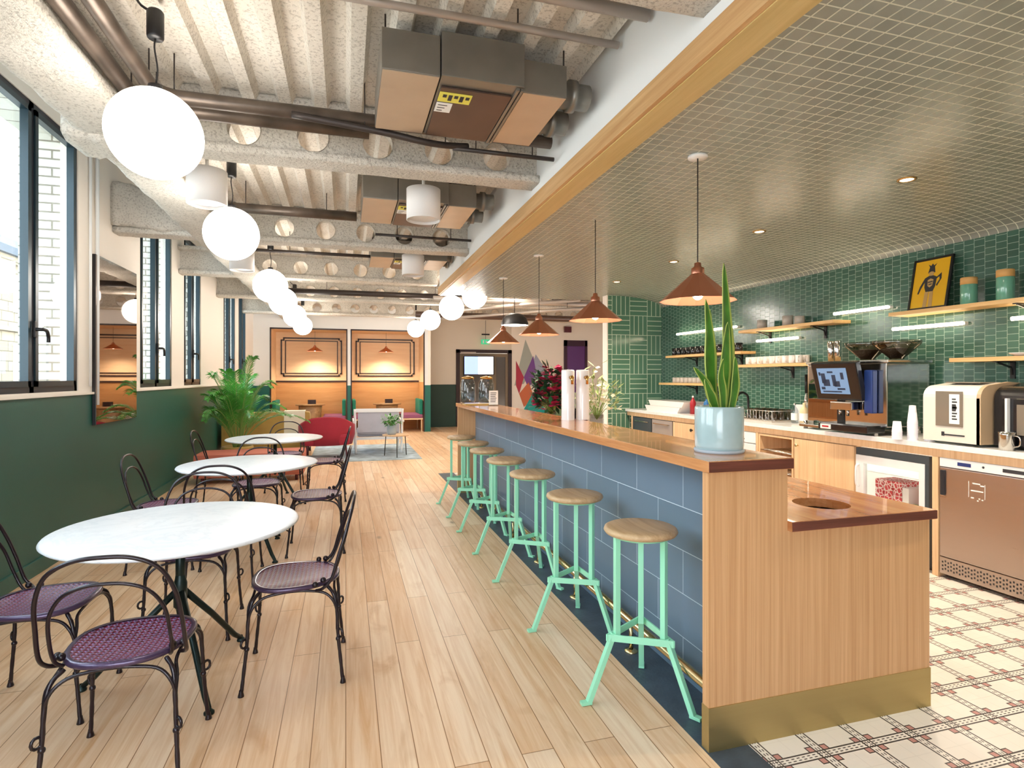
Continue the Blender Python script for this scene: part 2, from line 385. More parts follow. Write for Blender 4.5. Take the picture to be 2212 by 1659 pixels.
ORD = ['first', 'second', 'third', 'fourth', 'fifth', 'sixth', 'seventh', 'eighth', 'ninth', 'tenth', 'eleventh', 'twelfth', 'thirteenth', 'fourteenth']
# ------------------------------------------------------------------ room shell
XL, YN, YF, YE = -2.19, -1.6, 8.6, 16.6
struct('floor', MB().box(-2.7, 1.337, -2.5, YF, -.1, 0).box(-2.7, 9, YF, 19., -.1, 0), 'floor')
struct('slate_floor', MB().box(1.337, 1.57, 1.0, YF, -.1, .0).box(1.337, 1.525, -2.5, 1.0, -.1, 0), 'slate')
struct('kitchen_floor', MB().box(1.57, 4.9, 1.0, YF, -.1, 0.).box(1.525, 4.9, -2.5, 1.0, -.1, 0).box(1.525, 1.57, 1.0, 1.905, -.1, .0015), 'enc')
WIN = [(.2, 2.6), (3.3, 5.71), (7.24, 8.44), (9.03, 10.0), (11.75, 12.9), (13.3, 14.2)]  # first opening is out of view, added to let in daylight
SILL, HEAD = 1.335, 3.46
w = MB().box(-2.3, XL, YN, 15.9, 0, 1.30)
for k, (a, b) in enumerate(zip([YN] + [x[1] for x in WIN], [x[0] for x in WIN] + [15.9])):
    pass
struct('wall_left_lower', w, 'green')
w = MB().box(-2.32, XL, YN, 15.9, 1.30, SILL).box(-2.32, XL, YN, 15.9, HEAD, 3.75)
br = MB().box(-2.62, -2.32, YN, 15.9, -.3, SILL - .03).box(-2.62, -2.32, YN, 15.9, HEAD + .05, 4.6)
brx = MB()
for a, b in zip([YN] + [x[1] for x in WIN], [x[0] for x in WIN] + [15.9]):
    w.box(-2.32, XL, a, b, SILL, HEAD)
    brx.box(-2.63, -2.32, a + .03, b - .03, SILL - .03, HEAD + .06)
struct('wall_left', w, 'white'); struct('outer_wall', br, 'brick'); struct('outer_wall_pier', brx, 'brickx')
struct('baseboard_left', MB().box(XL, XL + .018, YN, 15.3, 0, .11, .004), 'green')
struct('trim_1', MB().box(XL - .02, XL + .022, YN, 15.2, 1.298, 1.318, .004), 'white')

def window(n, y0, y1, ms, handles):
    r = sroot('window_%d' % n, 'dark framed casement window in the cream wall above the green wainscot')
    f = MB(); X0, X1 = -2.25, -2.2; w_ = .045
    f.box(X0, X1, y0, y0 + w_, SILL, HEAD).box(X0, X1, y1 - w_, y1, SILL, HEAD).box(X0, X1, y0, y1, SILL, SILL + w_).box(X0, X1, y0, y1, HEAD - w_, HEAD)
    for m_ in ms: f.box(X0, X1, m_ - .03, m_ + .03, SILL, HEAD)
    f.build('window_frame', 'framedk', r)
    e = [y0 + w_] + [q for m_ in ms for q in (m_ - .03, m_ + .03)] + [y1 - w_]
    for i in range(0, len(e), 2):
        a, b = e[i], e[i + 1]; s_ = MB(); c, d = SILL + w_, HEAD - w_; q = .042
        s_.box(X0 + .01, X1 + .012, a, a + q, c, d).box(X0 + .01, X1 + .012, b - q, b, c, d).box(X0 + .01, X1 + .012, a, b, c, c + q).box(X0 + .01, X1 + .012, a, b, d - q, d)
        so = s_.build('sash', 'frame', r)
        MB().box(-2.232, -2.226, a + q * .6, b - q * .6, c + q * .6, d - q * .6).build('pane', 'glass', so)
    for hy in handles:
        h = MB().box(X1 + .01, X1 + .03, hy - .016, hy + .016, 1.74, 1.86, .004)
        h.tube(smooth_path([(X1 + .02, hy, 1.80), (X1 + .06, hy, 1.80), (X1 + .068, hy + .02, 1.80), (X1 + .07, hy + .06, 1.79), (X1 + .068, hy + .085, 1.75), (X1 + .066, hy + .09, 1.71)], 4), .013, 8)
        h.build('handle', 'black', r)
window(1, 3.3, 5.71, [4.05, 4.98], [4.98]); window(2, 7.24, 8.44, [7.82], [7.82]); window(3, 9.03, 10.0, [9.5], [9.5])
window(4, 11.75, 12.9, [12.3], [12.3]); window(5, 13.3, 14.2, [13.75], [13.75]); window(6, .2, 2.6, [1.0, 1.8], [1.0])  # last window here is out of view, added for its daylight
tag(MB().cyl((XL + .03, 6.02, 1.2), (XL + .03, 6.02, 3.5), .016, 10).cyl((XL + .02, 5.9, 1.37), (XL + .02, 5.9, 3.5), .012, 8).build('heating_pipe', 'canopy'), 'thin white vertical pipe on the cream wall between the window and the mirror', 'pipe')

struct('unseen_back_wall', MB().box(.2, 9, YN - .1, YN, 0, 3.8).box(-2.62, .2, YN - .1, YN, 2.7, 3.8).box(-2.62, .2, YN - .1, YN, 0, .5), 'white')  # unseen wall, added with a wide opening to cut light from behind
# far end and side walls
struct('wall_far', MB().box(2.11, 3.11, YE, YE + .15, 1.24, 3.6).box(3.11, 4.81, YE, YE + .15, 2.2, 3.6), 'greywall')
struct('wall_far_right', MB().box(4.81, 9, YE, YE + .15, 0, 3.6), 'white')
struct('wall_beyond_door', MB().box(2.8, 5.2, YE + .6, YE + .7, 0, 2.6), 'greywall')
struct('wall_far_lower', MB().box(2.11, 3.11, YE, YE + .15, 0, 1.24), 'greend')
struct('wall_right_far', MB().box(8.9, 9.0, YF, YE, 0, 3.6), 'white')
struct('wall_kitchen', MB().box(4.75, 4.9, YN, YF, 0, 2.56), 'tgreenw')
struct('wall_kitchen_end', MB().box(3.83, 4.75, 7.95, 8.1, 0, 2.70), 'basket')
struct('wall_end_return', MB().box(3.815, 3.83, 7.945, 8.1, 0, 2.72).box(3.83, 8.9, 8.1, 8.12, 0, 3.4), 'white')
# tiled ceiling with a cove to the wall
R, RZ = .85, .16; prof = [(1.49, 2.70), (4.75 - R, 2.70)] + [(4.75 - R + R * sin(a), 2.70 - RZ * (1 - cos(a))) for a in [pi / 2 * i / 20 for i in range(1, 21)]]
mb = MB(); n = len(prof)
vs = [(x, YN, z) for x, z in prof] + [(x, YF - .02, z) for x, z in prof]
mb.add(vs, [(i, i + 1, i + 1 + n, i + n) for i in range(n - 1)], True)
vs2 = [(x, YN, z + .06) for x, z in prof] + [(x, YF - .02, z + .06) for x, z in prof]
mb.add(vs2, [(i, i + n, i + 1 + n, i + 1) for i in range(n - 1)])
struct('kitchen_ceiling', mb, 'tgreenc')
struct('wall_soffit', MB().box(1.36, 1.44, YN, YF, 2.79, 3.45).box(1.44, 8.9, YF - .06, YF, 2.71, 3.45), 'white2')
struct('trim_2', MB().box(1.335, 1.36, YN, YF, 2.69, 2.80, .003), 'oakx')
struct('trim_3', MB().box(1.36, 1.50, YN, YF, 2.685, 2.70), 'oaku')

# corrugated deck
def deck(x0, x1, y0, y1, z=3.25, d=.06, pitch=.215):
    pts = []; x = x0
    while x < x1:
        pts += [(x, z), (x + pitch * .42, z), (x + pitch * .54, z - d), (x + pitch * .88, z - d)]; x += pitch
    pts = [p for p in pts if p[0] <= x1] + [(x1, z)]
    n = len(pts); vs = [(a, y0, b) for a, b in pts] + [(a, y1, b) for a, b in pts] + [(pts[0][0], y0, z + .15), (pts[-1][0], y0, z + .15), (pts[0][0], y1, z + .15), (pts[-1][0], y1, z + .15)]
    return MB().add(vs, [(i, i + 1, i + 1 + n, i + n) for i in range(n - 1)] + [(2 * n, 2 * n + 2, 2 * n + 3, 2 * n + 1)])
struct('ceiling', deck(-1.38, 1.36, YN, YF), 'deck')
struct('ceiling_back', deck(-1.38, 8.9, YF, YE), 'deck')
struct('ceiling_side', MB().box(-2.32, -1.32, YN, YE, 3.72, 3.8), 'white2')

def lumpy(mb, p0, p1, w, h, seg=.05, amp=.012, n=14, seed=0):
    """sprayed flange: rounded oblong section swept from p0 to p1 with an uneven surface"""
    rnd = random.Random(seed); p0, p1 = Vector(p0), Vector(p1); d = (p1 - p0); L = d.length; d.normalize()
    side = d.cross(Vector((0, 0, 1))).normalized(); k = max(2, int(L / seg)); vs = []
    ph = [rnd.uniform(0, 6) for _ in range(6)]
    for i in range(k + 1):
        s_ = L * i / k
        for j in range(n):
            a = 2 * pi * j / n; ca, sa = cos(a), sin(a)
            q = (abs(ca) ** .28) * (1 if ca > 0 else -1); r = (abs(sa) ** .35) * (1 if sa > 0 else -1)
            e = 1 + rnd.uniform(-1, 1) * amp * 5 + .06 * sin(s_ * 7 + ph[0] + a) + .04 * sin(s_ * 17 + ph[1])
            vs.append(p0 + d * s_ + side * (q * w / 2 * (1 + (e - 1) * .25)) + Vector((0, 0, r * h / 2 * e)))
    fs = [(i * n + j, i * n + (j + 1) % n, (i + 1) * n + (j + 1) % n, (i + 1) * n + j) for i in range(k) for j in range(n)]
    fs += [tuple(range(n))[::-1], tuple(range(k * n, k * n + n))]
    return mb.add(vs, fs, True)

def beam(y, x0, x1, holes, seed):
    r = sroot('ceiling_beam', 'sprayed cellular steel beam crossing under the ribbed deck'); ZB, ZT = 2.92, 3.25; t = .03
    wb = MB(); hr = .1; zc = 3.045; hs = sorted(holes); edges = []
    cur = x0
    for h in hs:
        a, b = h - .14, h + .14
        if a > cur: wb.box(cur, a, y - t, y + t, ZB, ZT)
        N = 24; ring = [(h + hr * cos(2 * pi * i / N), zc + hr * sin(2 * pi * i / N)) for i in range(N)]
        sq = []
        for i in range(N):
            c_, s_ = cos(2 * pi * i / N), sin(2 * pi * i / N); m_ = max(abs(c_), abs(s_))
            sq.append((h + .14 * c_ / m_, (zc + (ZT - zc) * s_ / m_) if s_ > 0 else (zc + (zc - ZB) * s_ / m_)))
        for yy in (y - t, y + t):
            wb.add([(p[0], yy, p[1]) for p in ring] + [(p[0], yy, p[1]) for p in sq], [(i, (i + 1) % N, (i + 1) % N + N, i + N) for i in range(N)])
        wb.add([(p[0], y - t - .012, p[1]) for p in ring] + [(p[0], y + t + .012, p[1]) for p in ring], [(i, (i + 1) % N, (i + 1) % N + N, i + N) for i in range(N)], True)
        cur = b
    wb.box(cur, x1, y - t, y + t, ZB, ZT)
    wb.build('beam_web', 'spray', r)
    lumpy(MB(), (x0, y, 2.90), (x1, y, 2.90), .21, .062, seed=seed).build('beam_flange', 'spray', r)
    lumpy(MB(), (x0, y, 3.22), (x1, y, 3.22), .30, .06, seed=seed + 50).build('beam_flange', 'spray', r)
H6 = [-1.05, -.63, -.21, .21, .63, 1.05]
beam(1.87, -1.2, 1.36, H6, 1); beam(4.05, -1.2, 1.36, H6, 2); beam(6.55, -2.19, 1.36, H6, 3)
H9 = H6 + [1.47 + .42 * i for i in range(17)]
beam(8.85, -2.19, 1.36, H6, 4); beam(11.2, -2.19, 8.8, H9, 5); beam(13.8, -2.19, 8.8, H9, 6)
r = sroot('edge_beam', 'sprayed edge beam running along the windows'); r.name = 'edge_beam'
lumpy(MB(), (-1.33, YN, 2.915), (-1.33, 15.2, 2.915), .34, .10, seed=9).build('beam_flange', 'spray', r)
MB().box(-1.37, -1.30, YN, 15.2, 2.93, 3.73).build('beam_web', 'spray', r)
lumpy(MB(), (-1.56, 4.05, 2.965), (-1.15, 4.05, 2.965), .42, .26, amp=.03, seed=3).build('beam_joint', 'spray', r)
struct('ceiling_beam_haunch', lumpy(MB(), (-2.19, 6.55, 3.13), (-1.5, 6.55, 3.13), .3, .42, seed=31), 'spray')

# pipes and conduits under the deck
def pipe(name, pts, r, m, label, k=0, n=12):
    mb = MB(); P = smooth_path(pts, k) if k else pts
    o = tag(mb.tube(P, r, n).build(name, m), label, 'pipe'); a, b = Vector(P[0]), Vector(P[-1])
    for q in (.22, .78):
        c = a.lerp(b, q) if len(P) == 2 else Vector(P[int(q * (len(P) - 1))])
        h = MB().cyl((c.x, c.y, c.z + r * .8), (c.x, c.y, 3.24), .004, 6); h.build('hanger_rod', 'pipedk', o)
    return o
def elbow(x, ya, yb, xe, z, rad=.12):
    c = [(x, ya, z), (x, yb - rad, z)] + [(x + rad - rad * cos(a), yb - rad + rad * sin(a), z) for a in [pi / 2 * i / 6 for i in range(1, 7)]] + [(xe, yb, z)]
    return c
pipe('sprinkler_pipe', elbow(-1.125, YN, 3.70, .14, 2.99), .043, 'pipe', 'bronze pipe along the edge beam, the one next to the sprayed concrete')
pipe('sprinkler_pipe', elbow(-1.0, YN, 3.56, 1.30, 3.0), .04, 'pipe', 'bronze pipe along the edge beam, the one nearer the ribbed deck')
pipe('cable_bundle', [(-.3, 3.53, 2.97), (.2, 3.53, 2.93), (.45, 3.53, 2.90), (.6, 3.56, 2.905), (.75, 3.6, 2.93)], .02, 'pipedk', 'dark cable bundle sagging below the big metal air duct', 5)
pipe('conduit', [(.65, 3.58, 2.9), (1.33, 3.58, 2.9)], .014, 'pipedk', 'thin dark conduit in front of the beam, behind the big metal air duct')
pipe('conduit', [(-1.1, 2.66, 3.15), (1.34, 2.66, 3.15)], .018, 'pipew', 'pale conduit passing in front of the big metal air duct')
pipe('conduit', [(-.3, 2.36, 3.12), (1.34, 2.36, 3.12)], .028, 'pipew', 'thicker pale conduit nearest the first beam')
pipe('conduit', [(-.1, 2.22, 3.17), (1.33, 2.22, 3.17)], .02, 'pipedk', 'dark conduit beside the first beam flange')
pipe('conduit', [(-1.15, 5.68, 2.99), (.1, 5.68, 2.99)], .045, 'pipe', 'bronze pipe behind the first cross beam, ending at the second air duct')
pipe('conduit', [(.3, 6.2, 2.96), (1.33, 6.2, 2.96)], .014, 'pipedk', 'thin dark conduit behind the second air duct')
pipe('conduit', [(-1.1, 7.5, 2.99), (.9, 7.5, 2.99)], .02, 'pipedk', 'dark conduit crossing between the second and third cross beams')
pipe('conduit', [(-1.1, 10.8, 2.98), (2.4, 10.8, 2.98)], .05, 'pipedk', 'thick dark pipe crossing before the fourth cross beam')
pipe('cable_tray', [(1.7, 12.0, 2.80), (3.9, 9.2, 2.80)], .035, 'pipew', 'pale ribbed cable duct slanting over the bar end', 0)
pipe('cable_tray', [(2.0, 12.6, 2.74), (4.6, 9.4, 2.74)], .03, 'pipew', 'lower pale cable duct slanting over the bar end', 0)
pipe('conduit', [(1.5, 10.2, 2.86), (7.5, 10.2, 2.86)], .05, 'pipew', 'pale pipe crossing beyond the tiled ceiling')
pipe('conduit', [(1.5, 12.9, 2.86), (8, 12.9, 2.86)], .07, 'galvdk', 'brown pipe crossing in front of the mural wall')
tag(MB().box(3.6, 5.4, 9.3, 9.8, 2.86, 3.05, .01).build('air_duct_unit', 'pipedk'), 'dark flat duct above the far pendants', 'air duct')
tag(MB().box(5.2, 7.2, 9.6, 10.0, 2.80, 3.0, .01).build('air_duct_unit', 'galvdk'), 'brown flat duct near the green tiled end wall', 'air duct')

def duct_unit(x0, y0, y1, z0, z1, label):
    t = thing('air_duct_unit', label, 'air duct', (x0, y0, z0)); d = y1 - y0; h = z1 - z0
    MB().box(0, .282, 0, d, 0, h, .004).build('duct_section', 'galv', t); MB().box(.004, .278, .004, d - .004, -.004, -.0005).build('lit_underside', 'galvlit', t)  # thin beige sheet paints in the light on the duct's underside
    md = MB().box(.287, .712, -.015, d, -.0, h + .02, .004).build('duct_section', 'galv', t)
    ap = MB().box(.30, .67, .08, d - .01, -.012, -.002, .002).build('access_plate', 'galvdk', md)
    MB().box(.30, .47, .12, .22, -.0155, -.0125).build('yellow_label', 'yellow', md)
    MB().box(.30, .385, .235, .34, -.0155, -.0125).build('white_label', 'paper', md)
    tx = MB()
    for k in range(5): tx.box(.32 + .03 * k, .34 + .03 * k, .14, .20 if k % 2 else .17, -.0165, -.0156)
    for k in range(3): tx.box(.31, .36 - .01 * k, .255 + .03 * k, .262 + .03 * k, -.0165, -.0156)
    tx.build('label_text', 'ink', md)
    MB().box(.675, .69, 0., d, -.014, -.001).box(.698, .71, 0, d, -.014, -.001).build('rail', 'galv', t)
    MB().box(.717, .96, .03, d, 0, h - .03, .004).build('duct_section', 'galv', t); MB().box(.72, .957, .034, d - .004, -.004, -.0005).build('lit_underside', 'galvlit', t)  # this section's underside gets the same painted-in beige light
    for yy in (.2, d - .14):
        s = MB(); s.lathe([(.07, -.02), (.07, .07), (.086, .07), (.086, .11), (.07, .11), (.07, .19)], (.96, yy, h * .5), 18, axis='x')
        s.build('round_spigot', 'galv', t)
    hg = MB()
    for xx in (.02, .95):
        for yy in (.05, d - .05): hg.cyl((xx, yy, h - .04), (xx, yy, 3.22 - z0), .005, 6)
    hg.build('hanger_rod', 'pipedk', t); return t
duct_unit(.165, 2.80, 3.48, 2.93, 3.13, 'metal air duct with a yellow label, the big one above the bar stools')
duct_unit(.135, 4.85, 5.62, 2.93, 3.15, 'metal air duct behind the first cross beam and the white drum lamp')
duct_unit(.3, 7.3, 8.0, 2.95, 3.15, 'small looking metal air duct between the second and third cross beams')

# exterior
struct('exterior_ground', MB().box(-40, -2.76, -20, 60, -.4, -.3), 'asphalt')
t = thing('stone_building', 'pale stone building with a grey roof seen through the first window', 'building', (-13, 32, -.3))
MB().box(-8, 0, -14, 14, 0, 6.6).build('facade', 'stone', t)
rf = MB().prism([(-8.3, 6.6), (.4, 6.6), (.4, 6.9), (-1.5, 8.0), (-7, 8.0)], -14.3, 14.3, 'y').build('roof', 'roof', t)
wi = MB()
for k in range(9):
    for zz in (1.6, 4.4): MB().box(-.02, .05, -13 + 3 * k, -11.8 + 3 * k, zz, zz + 1.5).build('facade_window', 'steelw', t)
MB().box(0, .12, -14, 14, 3.6, 3.8).box(0, .2, -14, 14, 6.3, 6.6).build('cornice', 'stonex', t)

# ------------------------------------------------------------------ bar
t = thing('bar_counter', 'long bar with blue tiled front and oak end panels with brass kick plates', 'bar counter', (0, 0, 0))
pl = [(1.347, .17), (2.475, .17), (2.475, .83), (1.716, .83), (1.716, 1.083), (1.347, 1.083)]
MB().prism(pl, 1.91, 1.95, 'y').build('end_panel', 'oakv', t)
MB().prism(pl, 7.05, 7.09, 'y').build('end_panel', 'oakv', t)
MB().box(1.345, 2.478, 1.906, 1.952, 0, .17).build('kick_plate', 'brass', t)['label'] = 'brushed brass kick plate'
MB().box(1.345, 2.478, 7.05, 7.092, 0, .17).build('kick_plate', 'brass', t)
MB().box(1.57, 1.62, 1.95, 7.05, 0, 1.083).build('tiled_front', 'blue', t)['label'] = 'blue slate tiled front'
MB().box(1.62, 1.716, 1.95, 7.05, 0, 1.083).box(1.716, 2.42, 2.42, 7.05, 0, .83).box(2.38, 2.42, 1.95, 2.42, 0, .83).build('carcass', 'oakv', t)
mb = MB().box(1.33, 1.722, 1.885, 7.11, 1.083, 1.128, .004); bt = mb.build('bar_worktop', 'top')
tag(bt, 'walnut block bar top with the snake plant and tap columns on it', 'bar top')
e = MB().box(1.332, 1.72, 1.881, 1.885, 1.085, 1.126)
eo = MB().box(1.331, 1.721, 1.8815, 1.886, 1.086, 1.125).build('end_grain', 'topedge', bt)
# lower worktop with waste hole
mb = MB(); N = 32; cx, cy, rr = 2.10, 2.13, .12; x0, x1, y0, y1 = 1.716, 2.485, 1.885, 2.6; za, zb = .83, .87
ring = [(cx + rr * cos(2 * pi * i / N), cy + rr * sin(2 * pi * i / N)) for i in range(N)]
out = []
for i in range(N):
    c_, s_ = cos(2 * pi * i / N), sin(2 * pi * i / N)
    k = min(((x1 - cx) / c_) if c_ > 1e-6 else 1e9, ((x0 - cx) / c_) if c_ < -1e-6 else 1e9, ((y1 - cy) / s_) if s_ > 1e-6 else 1e9, ((y0 - cy) / s_) if s_ < -1e-6 else 1e9)
    out.append((cx + k * c_, cy + k * s_))
for cxx, cyy in ((x0, y0), (x0, y1), (x1, y0), (x1, y1)):
    j = min(range(N), key=lambda i: (out[i][0] - cxx) ** 2 + (out[i][1] - cyy) ** 2); out[j] = (cxx, cyy)
for zz in (za, zb): mb.add([(p[0], p[1], zz) for p in ring + out], [(i, (i + 1) % N, (i + 1) % N + N, i + N) for i in range(N)])
for rg in (ring, out): mb.add([(p[0], p[1], za) for p in rg] + [(p[0], p[1], zb) for p in rg], [(i, (i + 1) % N, (i + 1) % N + N, i + N) for i in range(N)])
mb.box(x0, x1, y1, 7.11, za, zb)
lt = mb.build('lower_worktop', 'top'); tag(lt, 'lower walnut worktop behind the bar with a round waste hole', 'worktop')
MB().box(x0 + .001, x1 + .0005, 1.882, 1.886, .832, .868).build('end_grain', 'topedge', lt)
tag(MB().lathe([(.128, 0), (.124, .30), (.0001, .30)][::-1] + [(.128, 0)], (cx, cy, .525), 32).build('waste_bin', 'inner'), 'round wooden waste chute under the hole in the lower worktop', 'bin')
t = thing('foot_rail', 'brass foot rail along the blue tiled bar front', 'foot rail', (0, 0, 0))
MB().cyl((1.45, 1.96, .16), (1.45, 7.04, .16), .021, 14).build('rail', 'brasst', t)
for yy in (2.73, 3.5, 4.25, 4.95, 5.6, 6.2):
    MB().cyl((1.45, yy, 0.012), (1.45, yy, .14), .011, 8).lathe([(.035, 0), (.035, .008), (.012, .014)], (1.45, yy, .0), 14).build('bracket', 'brasst', t)

# ------------------------------------------------------------------ kitchen run
FX = 4.15
wt = MB().box(4.12, 4.75, 1.6, 7.945, .93, .97, .003).build('kitchen_worktop', 'quartz')
tag(wt, 'long pale quartz worktop along the green tiled kitchen wall', 'worktop')
def cab(name, y0, y1, label, cat, cm='oakcab', z0=.08, z1=.868):
    t = thing(name, label, cat, (0, (y0 + y1) / 2, 0)); h = (y1 - y0) / 2 - .003
    b = MB().box(FX + .03, 4.74, -h, h, .03, z1, .002).build('body', cm, t); return t, h
tag(MB().box(FX, 4.2, 1.6, 7.94, .87, .93).build('counter_rail', 'oakcab'), 'oak rail running directly under the quartz worktop', 'rail')
tag(MB().box(4.22, 4.7, 1.6, 3.13, 0, .03).box(4.22, 4.7, 3.18, 7.8, 0, .028).build('plinth', 'inner'), 'dark recessed plinth under the kitchen cabinets', 'plinth')
for ya, yb, lb in ((3.135, 3.178, 'oak upright between the stainless fridge and the glass fridge'), (7.76, 7.8, 'oak upright closing the far end of the kitchen run'), (5.03, 5.06, 'oak upright beside the open wire rack unit')):
    tag(MB().box(FX - .005, 4.7, ya, yb, 0, .87).build('divider_panel', 'oakcab'), lb, 'panel')
# stainless fridge
t, h = cab('undercounter_fridge', 2.53, 3.13, 'stainless steel undercounter fridge with a perforated kick grille', 'fridge', 'steel')
MB().box(FX, FX + .03, -h, h, .155, .80, .006).build('door', 'steel', t)
cp = MB().box(FX, FX + .03, -h, h, .805, .868, .004).build('control_panel', 'steelw', t)
MB().box(FX - .002, FX, .08, .17, .825, .85).build('display', 'bluep', cp); MB().lathe([(.0001, -.002), (.008, -.002), (.008, 0)], (FX, .0, .838), 12, axis='x').build('lock', 'ink', cp)
MB().box(FX - .002, FX, -.26, -.12, .825, .848).build('badge', 'ink', cp)
MB().box(FX - .012, FX, .255, .285, .60, .78, .003).build('handle', 'framedk', t)
gr = MB().box(FX, FX + .03, -h, h, .03, .15, .003).build('kick_grille', 'steel', t)
mb = MB()
for k in range(28):
    for q in range(3): mb.box(FX - .001, FX + .002, -.27 + .02 * k, -.26 + .02 * k, .055 + .027 * q + (.0 if k % 2 else .008), .068 + .027 * q + (.0 if k % 2 else .008))
mb.build('grille_slot', 'ink', gr)
mb = MB().box(FX - .001, FX, -.012, -.009, .62, .72).box(FX - .001, FX, .093, .096, .62, .73)
for zz, a, b in ((.715, .02, .07), (.705, -.005, .02), (.665, .0, .08), (.615, .06, .08), (.615, .02, .03), (.61, -.0, .01), (.60, .03, .04)): mb.box(FX - .001, FX, a, b, zz, zz + .008)
mb.build('sticker_print', 'paper', t)
# glass fridge
t = thing('display_fridge', 'glass fronted display fridge holding red patterned cartons', 'fridge', (0, 3.52, 0)); h = .315
MB().box(4.68, 4.72, -h, h, .03, .86).box(FX + .04, 4.68, -h, -h + .03, .03, .86).box(FX + .04, 4.68, h - .03, h, .03, .86).box(FX + .04, 4.68, -h + .03, h - .03, .03, .08).box(FX + .04, 4.68, -h + .03, h - .03, .83, .86).build('body', 'fridgein', t)
MB().box(FX, FX + .04, -h, h, .80, .86).box(FX - .002, FX + .04, -h, -h + .03, .03, .80).build('case', 'darkfront', t)
dr = MB().box(FX - .005, FX + .035, -h + .03, -h + .075, .06, .80).box(FX - .005, FX + .035, h - .075, h, .06, .80).box(FX - .005, FX + .035, -h + .075, h - .075, .735, .80).box(FX - .005, FX + .035, -h + .075, h - .075, .06, .12).build('door', 'steelw', t)
MB().box(FX + .012, FX + .018, -h + .07, h - .07, .115, .74).build('pane', 'fglass', dr)
MB().tube(smooth_path([(FX - .005, h - .03, .72), (FX - .035, h - .03, .70), (FX - .035, h - .03, .56), (FX - .005, h - .03, .54)], 4), .008, 8).build('handle', 'steelw', dr)
MB().box(FX + .07, 4.66, -h + .03, h - .03, .40, .405).box(FX + .07, 4.66, -h + .03, h - .03, .66, .665).build('shelf', 'steelw', t)
for k, (yy, w_, nm) in enumerate([(.175, .075, 1), (.095, .075, 1), (.015, .075, 1), (-.055, .055, 0), (-.20, .07, 1)]):
    c = MB().box(FX + .09, FX + .30, yy - w_ / 2, yy + w_ / 2, .405, .405 + (.205 if nm else .17), .003).build('drink_carton', 'carton_pat' if nm else 'cartonw', loc=(0, 3.52, 0))
    tag(c, [ORD[k] + ' red patterned carton in the display fridge, counted from the handle side', 'plain white carton in the display fridge between red ones', 'red patterned carton by the dark fridge edge'][0 if k < 3 else k - 2], 'carton', 'cartons in the display fridge')
tag(MB().box(FX + .08, FX + .16, -.12, -.06, .405, .45, .003).build('green_packet', 'greenp', loc=(0, 3.52, 0)), 'small green packet on the display fridge shelf', 'packet')
t, h = cab('oak_cabinet', 3.855, 4.535, 'oak cupboard with one door between the display fridge and the open rack', 'cabinet')
d = MB().box(FX, FX + .022, -h, h, .09, .862, .002).build('door', 'oakcab', t); MB().lathe([(.0001, -.03), (.014, -.03), (.014, -.022), (.006, -.018), (.006, 0)], (FX, h - .05, .80), 14, axis='x').build('knob', 'brasst', d)
t = thing('open_rack_unit', 'open oak unit with wire racks beside the oak cupboard', 'shelf unit', (0, 4.785, 0)); h = .24
MB().box(FX, 4.7, -h, -h + .02, .03, .865).box(FX, 4.7, h - .02, h, .03, .865).box(4.68, 4.7, -h, h, .03, .865).box(FX, 4.7, -h + .02, h - .02, .03, .06).box(FX, 4.7, -h + .02, h - .02, .845, .865).build('body', 'oakcab', t)
for zz in (.70, .5, .3):
    mb = MB()
    for k in range(9): mb.cyl((FX + .01, -.2 + .05 * k, zz), (4.66, -.2 + .05 * k, zz), .004, 6)
    mb.cyl((FX + .01, -.22, zz), (FX + .01, .22, zz), .005, 6); mb.build('wire_rack', 'steelp', t)
t, h = cab('dishwasher', 5.07, 5.62, 'white dishwasher under the worktop behind the snake plant pot', 'dishwasher', 'steelw')
MB().box(FX, FX + .03, -h, h, .1, .74, .005).build('door', 'steelw', t); MB().box(FX, FX + .03, -h, h, .75, .865, .004).build('control_panel', 'canopy', t); MB().box(FX - .004, FX, -.1, .1, .78, .79).build('handle', 'ink', t)
t, h = cab('oak_drawer_cabinet', 5.65, 6.66, 'oak cabinet with black knobs behind the snake plant', 'cabinet')
for a, b, nm in ((-h, -.005, 1), (.005, h, 1)):
    d = MB().box(FX, FX + .022, a, b, .09, .862, .002).build('door', 'oakcab', t)
    MB().lathe([(.0001, -.03), (.02, -.03), (.02, -.02), (.007, -.016), (.007, 0)], (FX, (-.06 if a < 0 else .06), .79), 14, axis='x').build('knob', 'black', d)
t, h = cab('grey_appliance', 6.68, 7.2, 'grey fronted appliance between the oak cabinet and the dark cabinet', 'appliance', 'drawer'); MB().box(FX, FX + .025, -h, h, .09, .86, .004).build('door', 'drawer', t); MB().box(FX - .02, FX, -.2, .2, .80, .815, .003).build('handle', 'steelp', t)
t, h = cab('dark_cabinet', 7.22, 7.76, 'dark grey cabinet at the far end of the kitchen run', 'cabinet', 'darkfront'); MB().box(FX, FX + .025, -h, h, .09, .86, .004).build('door', 'darkfront', t); MB().box(FX - .015, FX, -.2, .2, .80, .812, .003).build('handle', 'steelp', t)

